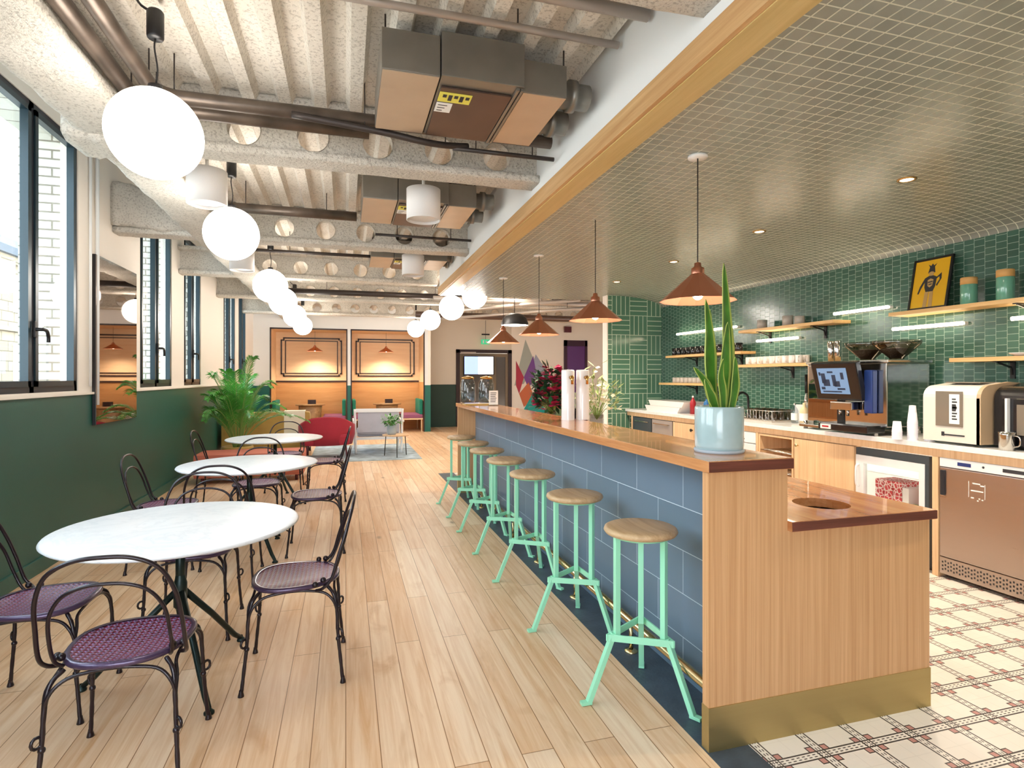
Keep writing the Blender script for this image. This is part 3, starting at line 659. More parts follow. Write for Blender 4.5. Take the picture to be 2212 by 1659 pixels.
# wall shelves
def shelf(y0, y1, z, label, br, dpt=.22):
    t = thing('wall_shelf', label, 'shelf', (4.75 - dpt / 2, (y0 + y1) / 2, z)); h = (y1 - y0) / 2
    MB().box(-dpt / 2, dpt / 2, -h, h, -.032, 0, .003).build('board', 'shelf', t)
    for b in br:
        yy = b - (y0 + y1) / 2
        MB().box(-dpt / 2 + .03, dpt / 2, yy - .016, yy + .016, -.04, -.033).box(dpt / 2 - .012, dpt / 2 - .001, yy - .016, yy + .016, -.16, -.033).tube([(-dpt / 2 + .05, yy, -.04), (dpt / 2 - .03, yy, -.075), (dpt / 2 - .01, yy, -.13)], .008, 4).build('bracket', 'black', t)
shelf(4.45, 5.84, 2.01, 'upper oak shelf carrying the small grey pots', [4.75, 5.55]); shelf(1.6, 3.86, 2.01, 'upper oak shelf carrying the yellow poster and two jars', [2.9])
shelf(4.4, 5.86, 1.60, 'oak shelf carrying the row of white mugs', [5.2]); shelf(1.6, 3.34, 1.60, 'short oak shelf above the white and black drinks machines', [3.03])
shelf(5.80, 7.47, 1.765, 'oak shelf carrying the row of black mugs', [6.05, 7.0]); shelf(6.3, 7.66, 1.37, 'low oak shelf carrying pale saucers', [7.0])
# ------------------------------------------------------------------ mirror
t = thing('wall_mirror', 'tall smoked mirror hanging between the first and second windows', 'mirror', (XL, 6.5, 1.02))
MB().box(.004, .03, -.52, .52, 0, 1.54, .002).build('backing', 'mirrorframe', t); MB().box(.0305, .034, -.517, .517, .003, 1.537).build('mirror_glass', 'mirror', t)

# ------------------------------------------------------------------ wire chairs
def superell(a, b, p, n=40, y0=0.):
    o = []
    for i in range(n):
        t_ = 2 * pi * i / n; c, s_ = cos(t_), sin(t_)
        x = a * abs(c) ** p * (1 if c > 0 else -1); y = b * abs(s_) ** p * (1 if s_ > 0 else -1)
        o.append((x * (1. + .10 * y / b), y + y0))
    return o
def make_chair(label):
    t = thing('bistro_chair', label, 'chair', group='plum iron bistro chairs around the marble tables')
    n = 40; rings = [(1., .452), (1.0, .462), (.97, .468), (.90, .466)]
    tr = MB(); vs = []
    for k, z in [(.97, .446)] + rings: vs += [(x * k, y * k, z + .006 * (y / .2) ** 2 * .5) for x, y in superell(.205, .205, .8, n)]
    m_ = len(rings) + 1
    tr.add(vs, [(i * n + j, i * n + (j + 1) % n, (i + 1) * n + (j + 1) % n, (i + 1) * n + j) for i in range(m_ - 1) for j in range(n)], True)
    tr.build('seat_rim', 'seatrim', t)
    sb = MB(); vs = []; ks = [.905, .8, .6, .4, .2, .02]
    for k in ks: vs += [(x * k, y * k, .465 - .016 * (1 - (k / .905) ** 2)) for x, y in superell(.205, .205, .8, n)]
    vs += [(x * .95, y * .95, .447) for x, y in superell(.205, .205, .8, n)]
    q = len(ks)
    fs = [(i * n + j, i * n + (j + 1) % n, (i + 1) * n + (j + 1) % n, (i + 1) * n + j) for i in range(q - 1) for j in range(n)] + [tuple(range((q - 1) * n, q * n)), tuple(range(q * n, q * n + n))]
    sb.add(vs, fs, True); sb.build('woven_seat', 'seat', t)
    for sx in (-1, 1):
        for sy in (-1, 1):
            top = (.155 * sx, .15 * sy, .445); foot = (.215 * sx, .222 * sy, .0)
            P = smooth_path([top, (.185 * sx, .18 * sy, .41), (.195 * sx, .195 * sy, .33), (.20 * sx, .20 * sy, .22), (.207 * sx, .212 * sy, .10), foot], 5)
            l = MB().tube(P, [.0085 - .001 * (i % 3 == 0) for i in range(len(P))], 8)
            l.lathe([(.0001, 0), (.014, 0), (.013, .006), (.009, .022), (.008, .03)], (foot[0], foot[1], 0), 10)
            kp = Vector((.200 * sx, .20 * sy, .235)); out = Vector((sx, sy, 0)).normalized()
            l.tube([kp + out * (.014 + .016 * cos(a)) + Vector((0, 0, .019 * sin(a))) for a in [2 * pi * i / 10 for i in range(10)]], .0055, 6, closed=True)
            l.sphere(tuple(kp + Vector((0, 0, -.03))), .012, 10, 6)
            l.build('leg', 'iron', t)
    for a, b in (((-1, -1), (1, -1)), ((-1, 1), (1, 1)), ((-1, -1), (-1, 1)), ((1, -1), (1, 1))):
        def L(f, z): 
            x0_, y0_ = .197 * a[0], .195 * a[1]; x1_, y1_ = .197 * b[0], .195 * b[1]
            sq = .93 if z > .4 else 1.
            return ((x0_ + (x1_ - x0_) * f) * (sq if a[0] == b[0] else 1), (y0_ + (y1_ - y0_) * f) * (sq if a[1] == b[1] else 1), z)
        P = smooth_path([L(.0, .25), L(.0, .33), L(.05, .39), L(.16, .425), L(.35, .44), L(.5, .443), L(.65, .44), L(.84, .425), L(.95, .39), L(1., .33), L(1., .25)], 4)
        MB().tube(P, .0065, 7).build('leg_brace', 'iron', t)
    def hoop(half, r, name):
        P = smooth_path(half + [(-x, y, z) for x, y, z in half[::-1][1:]], 6)
        m2 = MB().tube(P, r, 8)
        for sx in (-1, 1):
            x, y, z = half[0]; m2.sphere((sx * abs(x) * 1.04, y + .004, z + .03), .014, 10, 6)
        m2.build(name, 'iron', t)
    hoop([(.19, -.10, .44), (.215, -.13, .455), (.222, -.17, .50), (.218, -.20, .60), (.205, -.235, .71), (.165, -.262, .80), (.09, -.275, .845), (0, -.28, .855)], .0075, 'back_hoop')
    hoop([(.165, -.135, .45), (.178, -.165, .48), (.18, -.195, .55), (.17, -.225, .65), (.13, -.245, .72), (.07, -.255, .752), (0, -.258, .76)], .0065, 'inner_back_hoop')
    return t
TB = [(-.765, 3.09), (-.765, 5.15), (-.80, 7.25)]
TN = ['first table', 'second table', 'third table']
chairs = [  # x, y, rotz, label
 (-.235, 3.05, pi/2 + .0, 'plum iron chair facing the first marble table, backed onto the bar aisle'),
 (-1.29, 3.02, -pi/2, 'plum iron chair with a pale shining seat between the green wall and the first table'),
 (-.775, 2.47, .0, 'plum iron chair with a red woven seat at the near side of the first table'),
 (-.84, 3.69, pi + .0, 'plum iron chair half hidden under the far side of the first table'),
 (-.235, 5.12, pi/2, 'plum iron chair facing the second marble table, backed onto the bar aisle'),
 (-1.33, 5.02, -pi/2, 'plum iron chair between the green wall and the second table'),
 (-.83, 4.52, .0, 'plum iron chair between the first and second tables, on the second table side'),
 (-.80, 5.83, pi, 'plum iron chair at the far side of the second table'),
 (-.225, 7.16, pi/2, 'plum iron chair at the third table, backed onto the bar aisle'),
 (-1.35, 7.08, -pi/2, 'plum iron chair between the green wall and the third table'),
 (-.76, 7.95, pi, 'plum iron chair at the far side of the third table'),
]
ch0 = None
for i, (x, y, rz, lb) in enumerate(chairs):
    if i == 0: ch0 = make_chair(lb); ch0.location = (x, y, 0); ch0.rotation_euler = (0, 0, rz)
    else: dup(ch0, (x, y, 0), rz, lb)

# ------------------------------------------------------------------ marble tables
def make_table(label):
    t = thing('bistro_table', label, 'table', group='round marble tables on dark iron tripods')
    MB().lathe([(.0001, .716), (.50, .716), (.525, .722), (.535, .731), (.53, .738), (.522, .74), (.0001, .74)], n=72).build('marble_top', 'marble', t)
    MB().lathe([(.10, .708), (.10, .716), (.0001, .716)], n=24).cyl((0, 0, .36), (0, 0, .71), .021, 14).lathe([(.021, .34), (.03, .35), (.03, .46), (.024, .48), (.021, .50)], n=16).lathe([(.0001, .30), (.015, .31), (.02, .34)], n=14).build('pole', 'tableiron', t)
    for a in (59, -61, 179):
        a = radians(a); P = [(cos(a) * r_, sin(a) * r_, z) for r_, z in ((.02, .42), (.20, .235), (.36, .055), (.405, .02))]
        MB().tube(P, [.016, .015, .014, .012], 10).lathe([(.0001, 0), (.022, 0), (.022, .008), (.01, .02), (.008, .03)], (cos(a) * .41, sin(a) * .41, 0), 12).build('leg', 'tableiron', t)
    return t
tb0 = make_table('first round white marble table, with four chairs around it, next to the low green wall'); tb0.location = (TB[0][0], TB[0][1], 0)
dup(tb0, (TB[1][0], TB[1][1], 0), .1, 'second round white marble table, between the first and the third'); dup(tb0, (TB[2][0], TB[2][1], 0), .3, 'third round white marble table, in front of the terracotta ottoman')

# ------------------------------------------------------------------ bar stools
def make_stool(label):
    t = thing('bar_stool', label, 'stool', group='mint green tripod stools along the bar')
    MB().lathe([(.0001, .735), (.135, .735), (.158, .742), (.166, .754), (.162, .766), (.15, .772), (.06, .766), (.0001, .765)], n=40).build('seat', 'seatw', t)
    MB().lathe([(.0001, .728), (.13, .728), (.13, .735)], n=24).build('seat_plate', 'mint', t)
    A = [radians(a) for a in (180, -60, 60)]; r1, r2 = .118, .135
    for a in A:
        c, s_ = cos(a), sin(a); rot = Matrix.Rotation(a, 3, 'Z')
        l = MB(); l.obox((c * r1, s_ * r1, .505), (.024, .026, .45), rot, .002)
        p0, p1 = Vector((c * r2, s_ * r2, .30)), Vector((c * .255, s_ * .255, .012)); d = p1 - p0
        rr = rot @ Matrix.Rotation(-atan2(d.xy.length, -d.z), 3, 'Y')
        l.obox((p0 + p1) / 2, (.022, .026, d.length), rr, .002)
        l.build('leg', 'mint', t)
        f = MB(); f.obox((c * .268, s_ * .268, .009), (.05, .028, .014), rot, .003); f.build('foot', 'mint', t)
    for i in range(3):
        a, b = A[i], A[(i + 1) % 3]; R_ = .165; p, q = Vector((cos(a) * R_, sin(a) * R_, .285)), Vector((cos(b) * R_, sin(b) * R_, .285)); d = q - p
        MB().obox((p + q) / 2, (d.length + .01, .008, .03), Matrix.Rotation(atan2(d.y, d.x), 3, 'Z'), .001).build('foot_brace', 'mint', t)
    return t
SY = [2.34, 3.11, 3.90, 4.60, 5.27, 5.88, 6.52]; st0 = None
for i, yy in enumerate(SY):
    lb = ORD[i] + ' mint green bar stool along the tiled bar, counted from the open oak end panel'
    if i == 0: st0 = make_stool(lb); st0.location = (1.29, yy, 0)
    else: dup(st0, (1.285, yy, 0), [0, .05, -.06, .08, -.03, .1, 0][i], lb)

# ------------------------------------------------------------------ globe lamps
def make_globe(label, zc=3.10, L=.35):
    t = thing('globe_pendant', label, 'pendant lamp', group='opal globe pendants')
    MB().sphere((0, 0, 0), .2, 40, 24).build('globe', 'globe', t)
    MB().cyl((0, 0, .195), (0, 0, .225), .03, 14).build('globe_cap', 'black', t)
    MB().tube(smooth_path([(0, 0, .22), (.008, .004, .3), (-.004, 0, .4), (.002, 0, .45)], 4), .004, 6).build('cord', 'cord', t)
    cn = MB().lathe([(.0001, .44), (.032, .44), (.036, .45), (.036, .56), (.03, .57), (.0001, .57)], n=14); cn.tube(smooth_path([(.02, 0, .55), (-.06, .01, .59), (-.1, .03, .66), (-.13, .03, .69)], 4), .006, 6).build('canopy', 'black', t)
    return t
GL = [(-.843, 2.99, 2.57, 'glowing globe pendant over the first marble table, the largest in view'), (-.85, 4.86, 2.56, 'glowing globe pendant hanging before the second table beside a white drum lamp'),
      (-.88, 7.5, 2.56, 'third globe pendant in the row over the window side tables'), (-.89, 9.05, 2.57, 'fourth globe pendant in the row over the window side tables'),
      (-.894, 11.1, 2.57, 'fifth globe pendant in the row, over the lounge corner'), (-.90, 13.2, 2.57, 'sixth and last globe pendant of the row, before the first booth')]
g0 = None
for x, y, z, lb in GL + [(2.0, 9.05, 2.76, 'globe pendant half hidden behind the edge of the tiled ceiling'), (1.65, 9.2, 2.58, 'globe pendant just beyond the tiled ceiling, full circle'), (1.635, 11.5, 2.6, 'globe pendant between the bar end and the second booth'), (1.61, 13.8, 2.61, 'farthest globe pendant, in front of the second booth')]:
    if g0 is None: g0 = make_globe(lb); g0.location = (x, y, z)
    else: dup(g0, (x, y, z), 0, lb)

def make_drum(label):
    t = thing('drum_pendant', label, 'pendant lamp', group='white drum pendants')
    MB().lathe([(.125, -.12), (.132, -.12), (.132, .12), (.125, .12), (.125, -.12)], n=40).build('drum_shade', 'drum', t)
    MB().lathe([(.0001, -.10), (.125, -.10), (.125, -.095), (.0001, -.095)], n=32).build('diffuser', 'canopy', t)
    MB().lathe([(.0001, .10), (.125, .10)], n=32).build('shade_top', 'canopy', t)
    MB().cyl((0, 0, .10), (0, 0, .2), .012, 8).build('stem', 'canopy', t); return t
dr0 = make_drum('white drum lamp by the first globe, on the window side'); dr0.location = (-.95, 4.52, 2.80)
for x, y, z, lb in ((.585, 4.5, 2.80, 'white drum lamp hanging under the second metal air duct'), (.78, 6.97, 2.80, 'small looking white drum lamp before the third cross beam'), (-1.15, 7.2, 2.80, 'white drum lamp behind the second cross beam on the window side')): dup(dr0, (x, y, z), 0, lb)

# ------------------------------------------------------------------ copper pendants
def cone(mb, r0, r1, z0, z1, n=16):
    vs = [(r_ * cos(2 * pi * i / n), r_ * sin(2 * pi * i / n), z) for r_, z in ((r0, z0), (r1, z1)) for i in range(n)]
    return mb.add(vs, [(i, (i + 1) % n, (i + 1) % n + n, i + n) for i in range(n)])
def make_pendant(label, drop, ceil=2.70, small=1.):
    """origin at the shade's lower rim"""
    t = thing('copper_pendant', label, 'pendant lamp', group='copper cone pendants')
    s_ = MB(); cone(s_, .212, .035, 0, .155, 12); s_.build('shade', 'copper', t)
    i_ = MB(); cone(i_, .209, .032, .001, .150, 12); i_.build('shade_lining', 'copperin', t)
    MB().lathe([(.036, .152), (.036, .185), (.02, .195), (.018, .215), (.006, .22)], n=16).build('shade_cap', 'copper', t)
    MB().sphere((0, 0, .035), .028, 14, 8).build('bulb', 'bulb', t)
    MB().cyl((0, 0, .21), (0, 0, drop), .0035, 6).build('cord', 'cord', t)
    MB().lathe([(.0001, drop), (.055, drop), (.055, drop - .012), (.0001, drop - .014)], n=24).build('ceiling_rose', 'canopy', t)
    return t
p0 = make_pendant('first copper cone pendant over the bar, behind the snake plant tip', .82); p0.location = (1.91, 2.81, 1.88)
for y, z, lb in ((4.18, 1.90, 'second copper cone pendant over the bar'), (5.56, 1.885, 'third copper cone pendant over the bar, in front of the far mural wall'), (6.94, 1.88, 'fourth copper cone pendant, over the far end of the bar')):
    q = dup(p0, (1.905, y, z), .13 * y, lb)
for x, y, lb in ((-.78, 15.85, 'copper pendant inside the first booth'), (1.05, 15.85, 'copper pendant inside the second booth')): dup(p0, (x, y, 2.13), 0, lb, (1, 1, .75))
t = thing('dome_pendant', 'black dome pendant beyond the far end of the bar', 'pendant lamp', (2.75, 9.3, 2.33))
MB().lathe([(.235, 0), (.23, .04), (.2, .12), (.14, .18), (.05, .205), (.0001, .205)], n=32).build('shade', 'black', t)
MB().lathe([(.0001, .012), (.2, .012), (.225, .004)], n=32).build('diffuser', 'globe', t)
MB().cyl((0, 0, .2), (0, 0, .88), .006, 6).build('cord', 'cord', t)

# recessed downlights
d0 = None
for i, y in enumerate((1.43, 2.77, 4.11, 5.44, 6.79)):
    lb = 'recessed ceiling spotlight in the green tiled ceiling, ' + ['first', 'second', 'third', 'fourth', 'fifth'][i] + ' from the open end'
    if d0 is None:
        d0 = thing('ceiling_spotlight', lb, 'spotlight', (3.4, y, 2.70), group='recessed spotlights in the tiled ceiling')
        MB().lathe([(.055, -.001), (.055, -.006), (.04, -.007), (.038, -.001)], n=20).build('rim', 'gold', d0); MB().lathe([(.0001, -.004), (.038, -.004)], n=20).build('lens', 'down', d0)
    else: dup(d0, (3.4, y, 2.70), 0, lb)
for x, y, lb in ((4.5, 12., 'added fill light far beyond the bar, before the mural'), (6.5, 12.6, 'added fill light before the purple door'), (2.8, 10.1, 'added fill light behind the black dome pendant'), (1.0, 12.3, 'added fill light over the lounge chairs')): dup(d0, (x, y, 3.19), 0, lb)  # fixtures added to carry the far fill lights; no such lamps hang here
# LED tubes on the tile wall
for y0, y1, z, lb in ((6.1, 7.43, 2.085, 'lit tube lamp above the black mugs'), (5.09, 5.72, 1.88, 'lit tube lamp above the white mugs'), (4.01, 4.6, 2.085, 'lit tube lamp between the two upper shelves'), (3.36, 3.96, 1.88, 'lit tube lamp under the yellow poster'), (2.3, 3.01, 1.88, 'lit tube lamp under the upper shelf with the jars')):
    t = thing('tube_lamp', lb, 'wall lamp', (4.70, (y0 + y1) / 2, z), group='lit tubes on the green tile wall'); h = (y1 - y0) / 2
    MB().cyl((0, -h, 0), (0, h, 0), .015, 12).build('tube', 'led', t); MB().box(.012, .05, -h - .01, h + .01, -.012, .012).build('backplate', 'canopy', t)

# ------------------------------------------------------------------ snake plant on bar
def leaf(mb, base, pts, w, edge=None, fold=.2):
    w = w * 1.3
    """pts: centre line; w: widths"""
    P = smooth_path(pts, 5); n = len(P); wv = [w * max(.02, (sin(pi * min(1, (.18 + .82 * (1 - i / (n - 1)))) ** 1.0) if i / (n - 1) > .5 else min(1, .65 + .7 * i / (n - 1)))) for i in range(n)]
    wv = [w * (min(1, .6 + .9 * f) if f < .45 else max(.01, ((1 - f) / .55) ** .6)) for f in [i / (n - 1) for i in range(n)]]
    d0 = (P[-1] - P[0]); fr = Vector(base).normalized() if Vector(base).length else Vector((0, 1, 0))
    vs = []
    for i, p in enumerate(P):
        d = (P[min(i + 1, n - 1)] - P[max(i - 1, 0)]).normalized(); side = d.cross(fr).normalized(); nn = side.cross(d).normalized()
        vs += [p - side * wv[i] / 2 + nn * wv[i] * fold * .5, p - side * wv[i] * .40, p, p + side * wv[i] * .40, p + side * wv[i] / 2 + nn * wv[i] * fold * .5]
    fs = [(i * 5 + j, i * 5 + j + 1, i * 5 + j + 6, i * 5 + j + 5) for i in range(n - 1) for j in range(4)]
    mb.v_off = len(mb.v); o = len(mb.v); mb.v += [tuple(v) for v in vs]
    for k, f in enumerate(fs): mb.f.append(tuple(a + o for a in f)); mb.mi.append(1 if k % 4 in (0, 3) else 0); mb.sm.append(True)
t = thing('snake_plant', 'tall snake plant in a pale blue glazed pot at the end of the bar top', 'potted plant', (1.55, 2.125, 1.128))
MB().lathe([(.0001, .012), (.09, .012), (.098, .016), (.101, .03), (.101, .19), (.098, .197), (.09, .197), (.088, .16), (.0001, .158)], n=48).build('pot', 'pot', t)
MB().lathe([(.0001, .166), (.088, .163)], n=24).build('soil', 'soil', t)
MB().lathe([(.0001, .0), (.1, .0), (.104, .006), (.104, .014), (.0001, .014)], n=40).build('saucer', 'potgrey', t)
sp = [((.03, .0, .16), (.035, -.01, .36), (.02, -.02, .58), (.0, -.03, .81), .062), ((-.02, .01, .16), (-.045, .0, .34), (-.05, 0, .50), (-.075, -.01, .655), .06),
      ((.0, -.02, .16), (.0, -.03, .3), (.01, -.03, .44), (.02, -.03, .56), .058), ((.045, .0, .16), (.06, .01, .3), (.05, .0, .42), (.04, .0, .52), .05),
      ((-.04, -.02, .16), (-.06, -.02, .24), (-.09, -.03, .30), (-.155, -.04, .365), .042), ((-.03, -.03, .16), (-.06, -.04, .22), (-.085, -.05, .26), (-.115, -.06, .315), .045),
      ((.01, .03, .16), (-.01, .05, .32), (-.02, .05, .48), (-.01, .05, .62), .055), ((.03, -.03, .16), (.045, -.04, .26), (.05, -.04, .34), (.045, -.045, .41), .045), ((-.01, -.04, .16), (-.02, -.05, .25), (-.03, -.05, .33), (-.025, -.06, .40), .04)]
for q in sp:
    lf = MB(); leaf(lf, (.25, -.95, 0), q[:4], q[4]); o = lf.build('leaf', ['leafs', 'leafe'], t)
    md = o.modifiers.new('thick', 'SOLIDIFY'); md.thickness = .004

# ------------------------------------------------------------------ palm
def make_palm(loc, label):
    t = thing('palm_plant', label, 'potted plant', loc); rnd = random.Random(5)
    MB().lathe([(.0001, 0), (.17, 0), (.2, .02), (.23, .36), (.22, .38), (.19, .38), (.18, .33), (.0001, .33)], n=28).build('pot', 'ochre', t)
    MB().lathe([(.0001, .345), (.185, .34)], n=20).build('soil', 'soil', t)
    st = MB(); fo = MB()
    for k in range(30):
        a = 2 * pi * k / 30 * 3.1 + rnd.uniform(-.3, .3); up = (k + .5) / 30; RR = .95 - .72 * up + rnd.uniform(-.1, .1); HH = .62 + .75 * up + rnd.uniform(-.1, .1)
        dx, dy = cos(a), sin(a); r0 = .05; pts = []; L = 1.
        for j in range(9):
            f = j / 8; rr_ = r0 + RR * f ** 1.25; zz = .35 + HH * (1.75 * f - (.75 + .45 * (1 - up)) * f ** 2.4)
            q_ = Vector((dx * rr_, dy * rr_, zz)); q_.x = max(q_.x, -.30 + .25 * (q_.x + .30)); pts.append(q_)
        P = smooth_path(pts, 3); st.tube(P, [.009 * (1 - .8 * i / len(P)) for i in range(len(P))], 5)
        n = len(P)
        for i in range(6, n):
            f = i / n; d = (P[min(i + 1, n - 1)] - P[i - 1]).normalized(); side = d.cross(Vector((0, 0, 1)))
            side = side.normalized() if side.length > .05 else Vector((-dy, dx, 0)); ll = .20 * sin(pi * (f * .75 + .2)) ** .8
            for h_ in (0, .5):
                base = P[i] + (P[min(i + 1, n - 1)] - P[i]) * h_
                for sgn in (-1, 1):
                    tip = base + (side * sgn * .8 + d * .75 + Vector((0, 0, .12 - .35 * f + rnd.uniform(-.12, .12)))).normalized() * ll; tip.x = max(tip.x, -.5)
                    mid = (base + tip) / 2 + Vector((0, 0, .02)); wv = d * .009
                    fo.add([base - wv * .4, base + wv * .4, mid + wv, mid - wv, tip], [(0, 1, 2, 3), (3, 2, 4)])
    st.build('stems', 'palmst', t); fo.build('foliage', 'palm', t); return t
make_palm((-1.62, 9.75, .0), 'big feathery green palm by the window wall behind the third table')

# ------------------------------------------------------------------ lounge
def cushionbox(x0, x1, y0, y1, z0, z1, b=.05): return MB().box(x0, x1, y0, y1, z0, z1, b)
t = thing('ottoman_bench', 'terracotta low bench seen beyond the second and third tables', 'bench', (-1.27, 8.85, 0))
MB().box(-.70, .70, -.3, .3, .08, .40, .04).build('seat', 'terracotta', t)
for sx in (-1, 1):
    for sy in (-1, 1): MB().cyl((.6 * sx, .22 * sy, 0), (.6 * sx, .22 * sy, .09), .02, 8).build('leg', 'legred', t)
t = thing('sofa', 'ochre sofa with a fringed blanket behind the palm and third table', 'sofa', (-1.38, 11.6, 0))
cushionbox(-.73, .73, -.42, .45, .14, .44).build('seat', 'ochre', t); cushionbox(-.75, .75, -.44, -.22, .14, .82, .07).build('backrest', 'ochre', t)
for sx in (-1, 1): cushionbox(min(.59 * sx, .75 * sx), max(.59 * sx, .75 * sx), -.42, .45, .14, .62, .06).build('arm', 'ochre', t)
for sx in (-1, 1):
    for sy in (-1, 1): MB().cyl((.7 * sx, .35 * sy, 0.0), (.7 * sx, .35 * sy, .15), .02, 8).build('leg', 'black', t)
b = MB(); b.box(.30, .66, -.452, -.442, .42, .835).box(.30, .66, -.45, -.2, .822, .838)
for k in range(12): b.box(.305 + .03 * k, .32 + .03 * k, -.452, -.444, .36, .42)
bo = b.build('fringed_blanket', 'cream', loc=(-1.38, 11.6, 0)); tag(bo, 'cream fringed blanket over the ochre sofa back', 'blanket')
t = thing('lounge_rug', 'pale blue grey rug under the red and white lounge chairs', 'rug', (0, 0, 0)); bpy.data.objects.remove(t)
tag(MB().box(-1.1, 1.3, 10.2, 11.12, .0, .012).box(-.6, 1.3, 11.12, 12.6, .0, .012).build('lounge_rug', 'rug'), 'pale blue grey rug under the red and white lounge chairs', 'rug')
# red lounge chair: back to camera
t = thing('lounge_chair', 'red upholstered lounge chair with its curved back to the tables', 'armchair', (-.33, 10.75, .012))
N = 28; vs = []; fs = []
for ly, off in ((0, 0), (1, .06)):
    for i in range(N + 1):
        a = pi * (-.06 + 1.12 * i / N); rx, ry = .48 - off, .34 - off; x = -cos(a) * rx; y = -sin(a) * ry + .22
        up = .73 - .16 * abs(cos(a)) ** 3; lo = .22
        for z in (lo, lo + (up - lo) * .5, up - .03, up): vs.append((x * (1.03 if z > lo + .1 else .93), y, z))
m_ = (N + 1) * 4
for l in (0, 1):
    for i in range(N):
        for j in range(3): fs.append((l * m_ + i * 4 + j, l * m_ + (i + 1) * 4 + j, l * m_ + (i + 1) * 4 + j + 1, l * m_ + i * 4 + j + 1))
for i in range(N):
    for j in (0, 3): fs.append((i * 4 + j, (i + 1) * 4 + j, m_ + (i + 1) * 4 + j, m_ + i * 4 + j))
for i in (0, N):
    for j in range(3): fs.append((i * 4 + j, i * 4 + j + 1, m_ + i * 4 + j + 1, m_ + i * 4 + j))
MB().add(vs, fs, True).build('backrest', 'red', t)
MB().box(-.40, .40, -.08, .42, .22, .42, .05).build('seat_cushion', 'red', t)
for sx in (-1, 1):
    for sy in (-.05, .40): MB().tube([(.32 * sx, sy, .24), (.35 * sx, sy * 1.1, 0)], [.018, .012], 8).build('leg', 'legred', t)
# white framed chair
t = thing('lounge_armchair', 'white framed armchair with grey cushions beyond the round side table', 'armchair', (.60, 11.5, .012))
for sx in (-1, 1):
    MB().tube(smooth_path([(.42 * sx, -.42, 0), (.43 * sx, -.40, .45), (.44 * sx, -.44, .84)], 5), .022, 8).build('back_post', 'whiteframe', t)
    MB().tube(smooth_path([(.43 * sx, .38, 0), (.44 * sx, .36, .3), (.44 * sx, .34, .60)], 4), .02, 8).build('front_leg', 'whiteframe', t)
    MB().box(.44 * sx - .035, .44 * sx + .035, -.42, .40, .585, .62, .008).build('armrest', 'whiteframe', t)
for bb in ((-.45, -.43, .78, .85), (-.40, -.38, .26, .31), (.34, .37, .26, .31)): MB().box(-.42, .42, *bb).build('frame_rail', 'whiteframe', t)
MB().box(-.38, .38, -.40, -.26, .36, .80, .05).build('back_cushion', 'greyup', t); MB().box(-.39, .39, -.28, .36, .30, .44, .05).build('seat_cushion', 'greyup', t)
MB().box(-.38, .38, -.42, -.405, .40, .76, .005).build('back_panel', 'greyup', t)
# side table and pot
t = thing('side_table', 'round wooden side table with thin black legs on the rug edge', 'side table', (.88, 10.62, .012))
MB().lathe([(.0001, .375), (.23, .375), (.245, .385), (.245, .395), (.0001, .398)], n=36).build('table_top', 'oakcab', t)
for a in (30, 150, 270):
    a = radians(a); MB().tube([(cos(a) * .2, sin(a) * .2, .378), (cos(a) * .23, sin(a) * .23, 0)], .008, 8).build('leg', 'black', t)
def bushy(name, label, loc, pr, ph, m, lm, n=60, spread=.16, hgt=.2, seed=1, lw=.035, ll=.09, cat='potted plant', flower=None, scale=1.):
    t = thing(name, label, cat, loc); rnd = random.Random(seed)
    MB().lathe([(.0001, 0), (pr * .8, 0), (pr, .02), (pr, ph), (pr * .9, ph), (pr * .88, ph - .03), (.0001, ph - .03)], n=24).build('pot', m, t)
    fo = MB(); st = MB(); fl = MB()
    for k in range(n):
        a = rnd.uniform(0, 2 * pi); r_ = spread * sqrt(rnd.random()); z = ph + rnd.uniform(.1, 1) * hgt * (1 - .4 * r_ / spread); c = Vector((cos(a) * r_, sin(a) * r_, z))
        if k % 4 == 0: st.tube([(0, 0, ph - .04), (c.x * .5, c.y * .5, (ph + z) / 2), tuple(c)], .003, 4)
        tgt = fl if (flower and rnd.random() < .4) else fo
        for q in range(4 if tgt is fl else 2):
            d = Vector((cos(a + rnd.uniform(-1.2, 1.2)), sin(a + rnd.uniform(-1.2, 1.2)), rnd.uniform(-.6, .8))).normalized(); s_ = d.cross(Vector((0, 0, 1))).normalized() * lw * (.9 if tgt is fl else .5); L_ = ll * (.5 if tgt is fl else 1)
            tgt.add([c, c + d * L_ * .5 + s_, c + d * L_, c + d * L_ * .5 - s_], [(0, 1, 2, 3)])
    st.build('stems', 'palmst', t); fo.build('foliage', lm, t)
    if flower: fl.build('blossoms', flower, t)
    return t
bushy('potted_plant', 'small leafy plant in a grey pot on the round side table', (.80, 10.60, .41), .085, .17, 'potgrey', 'palm', 90, .16, .22, 3)

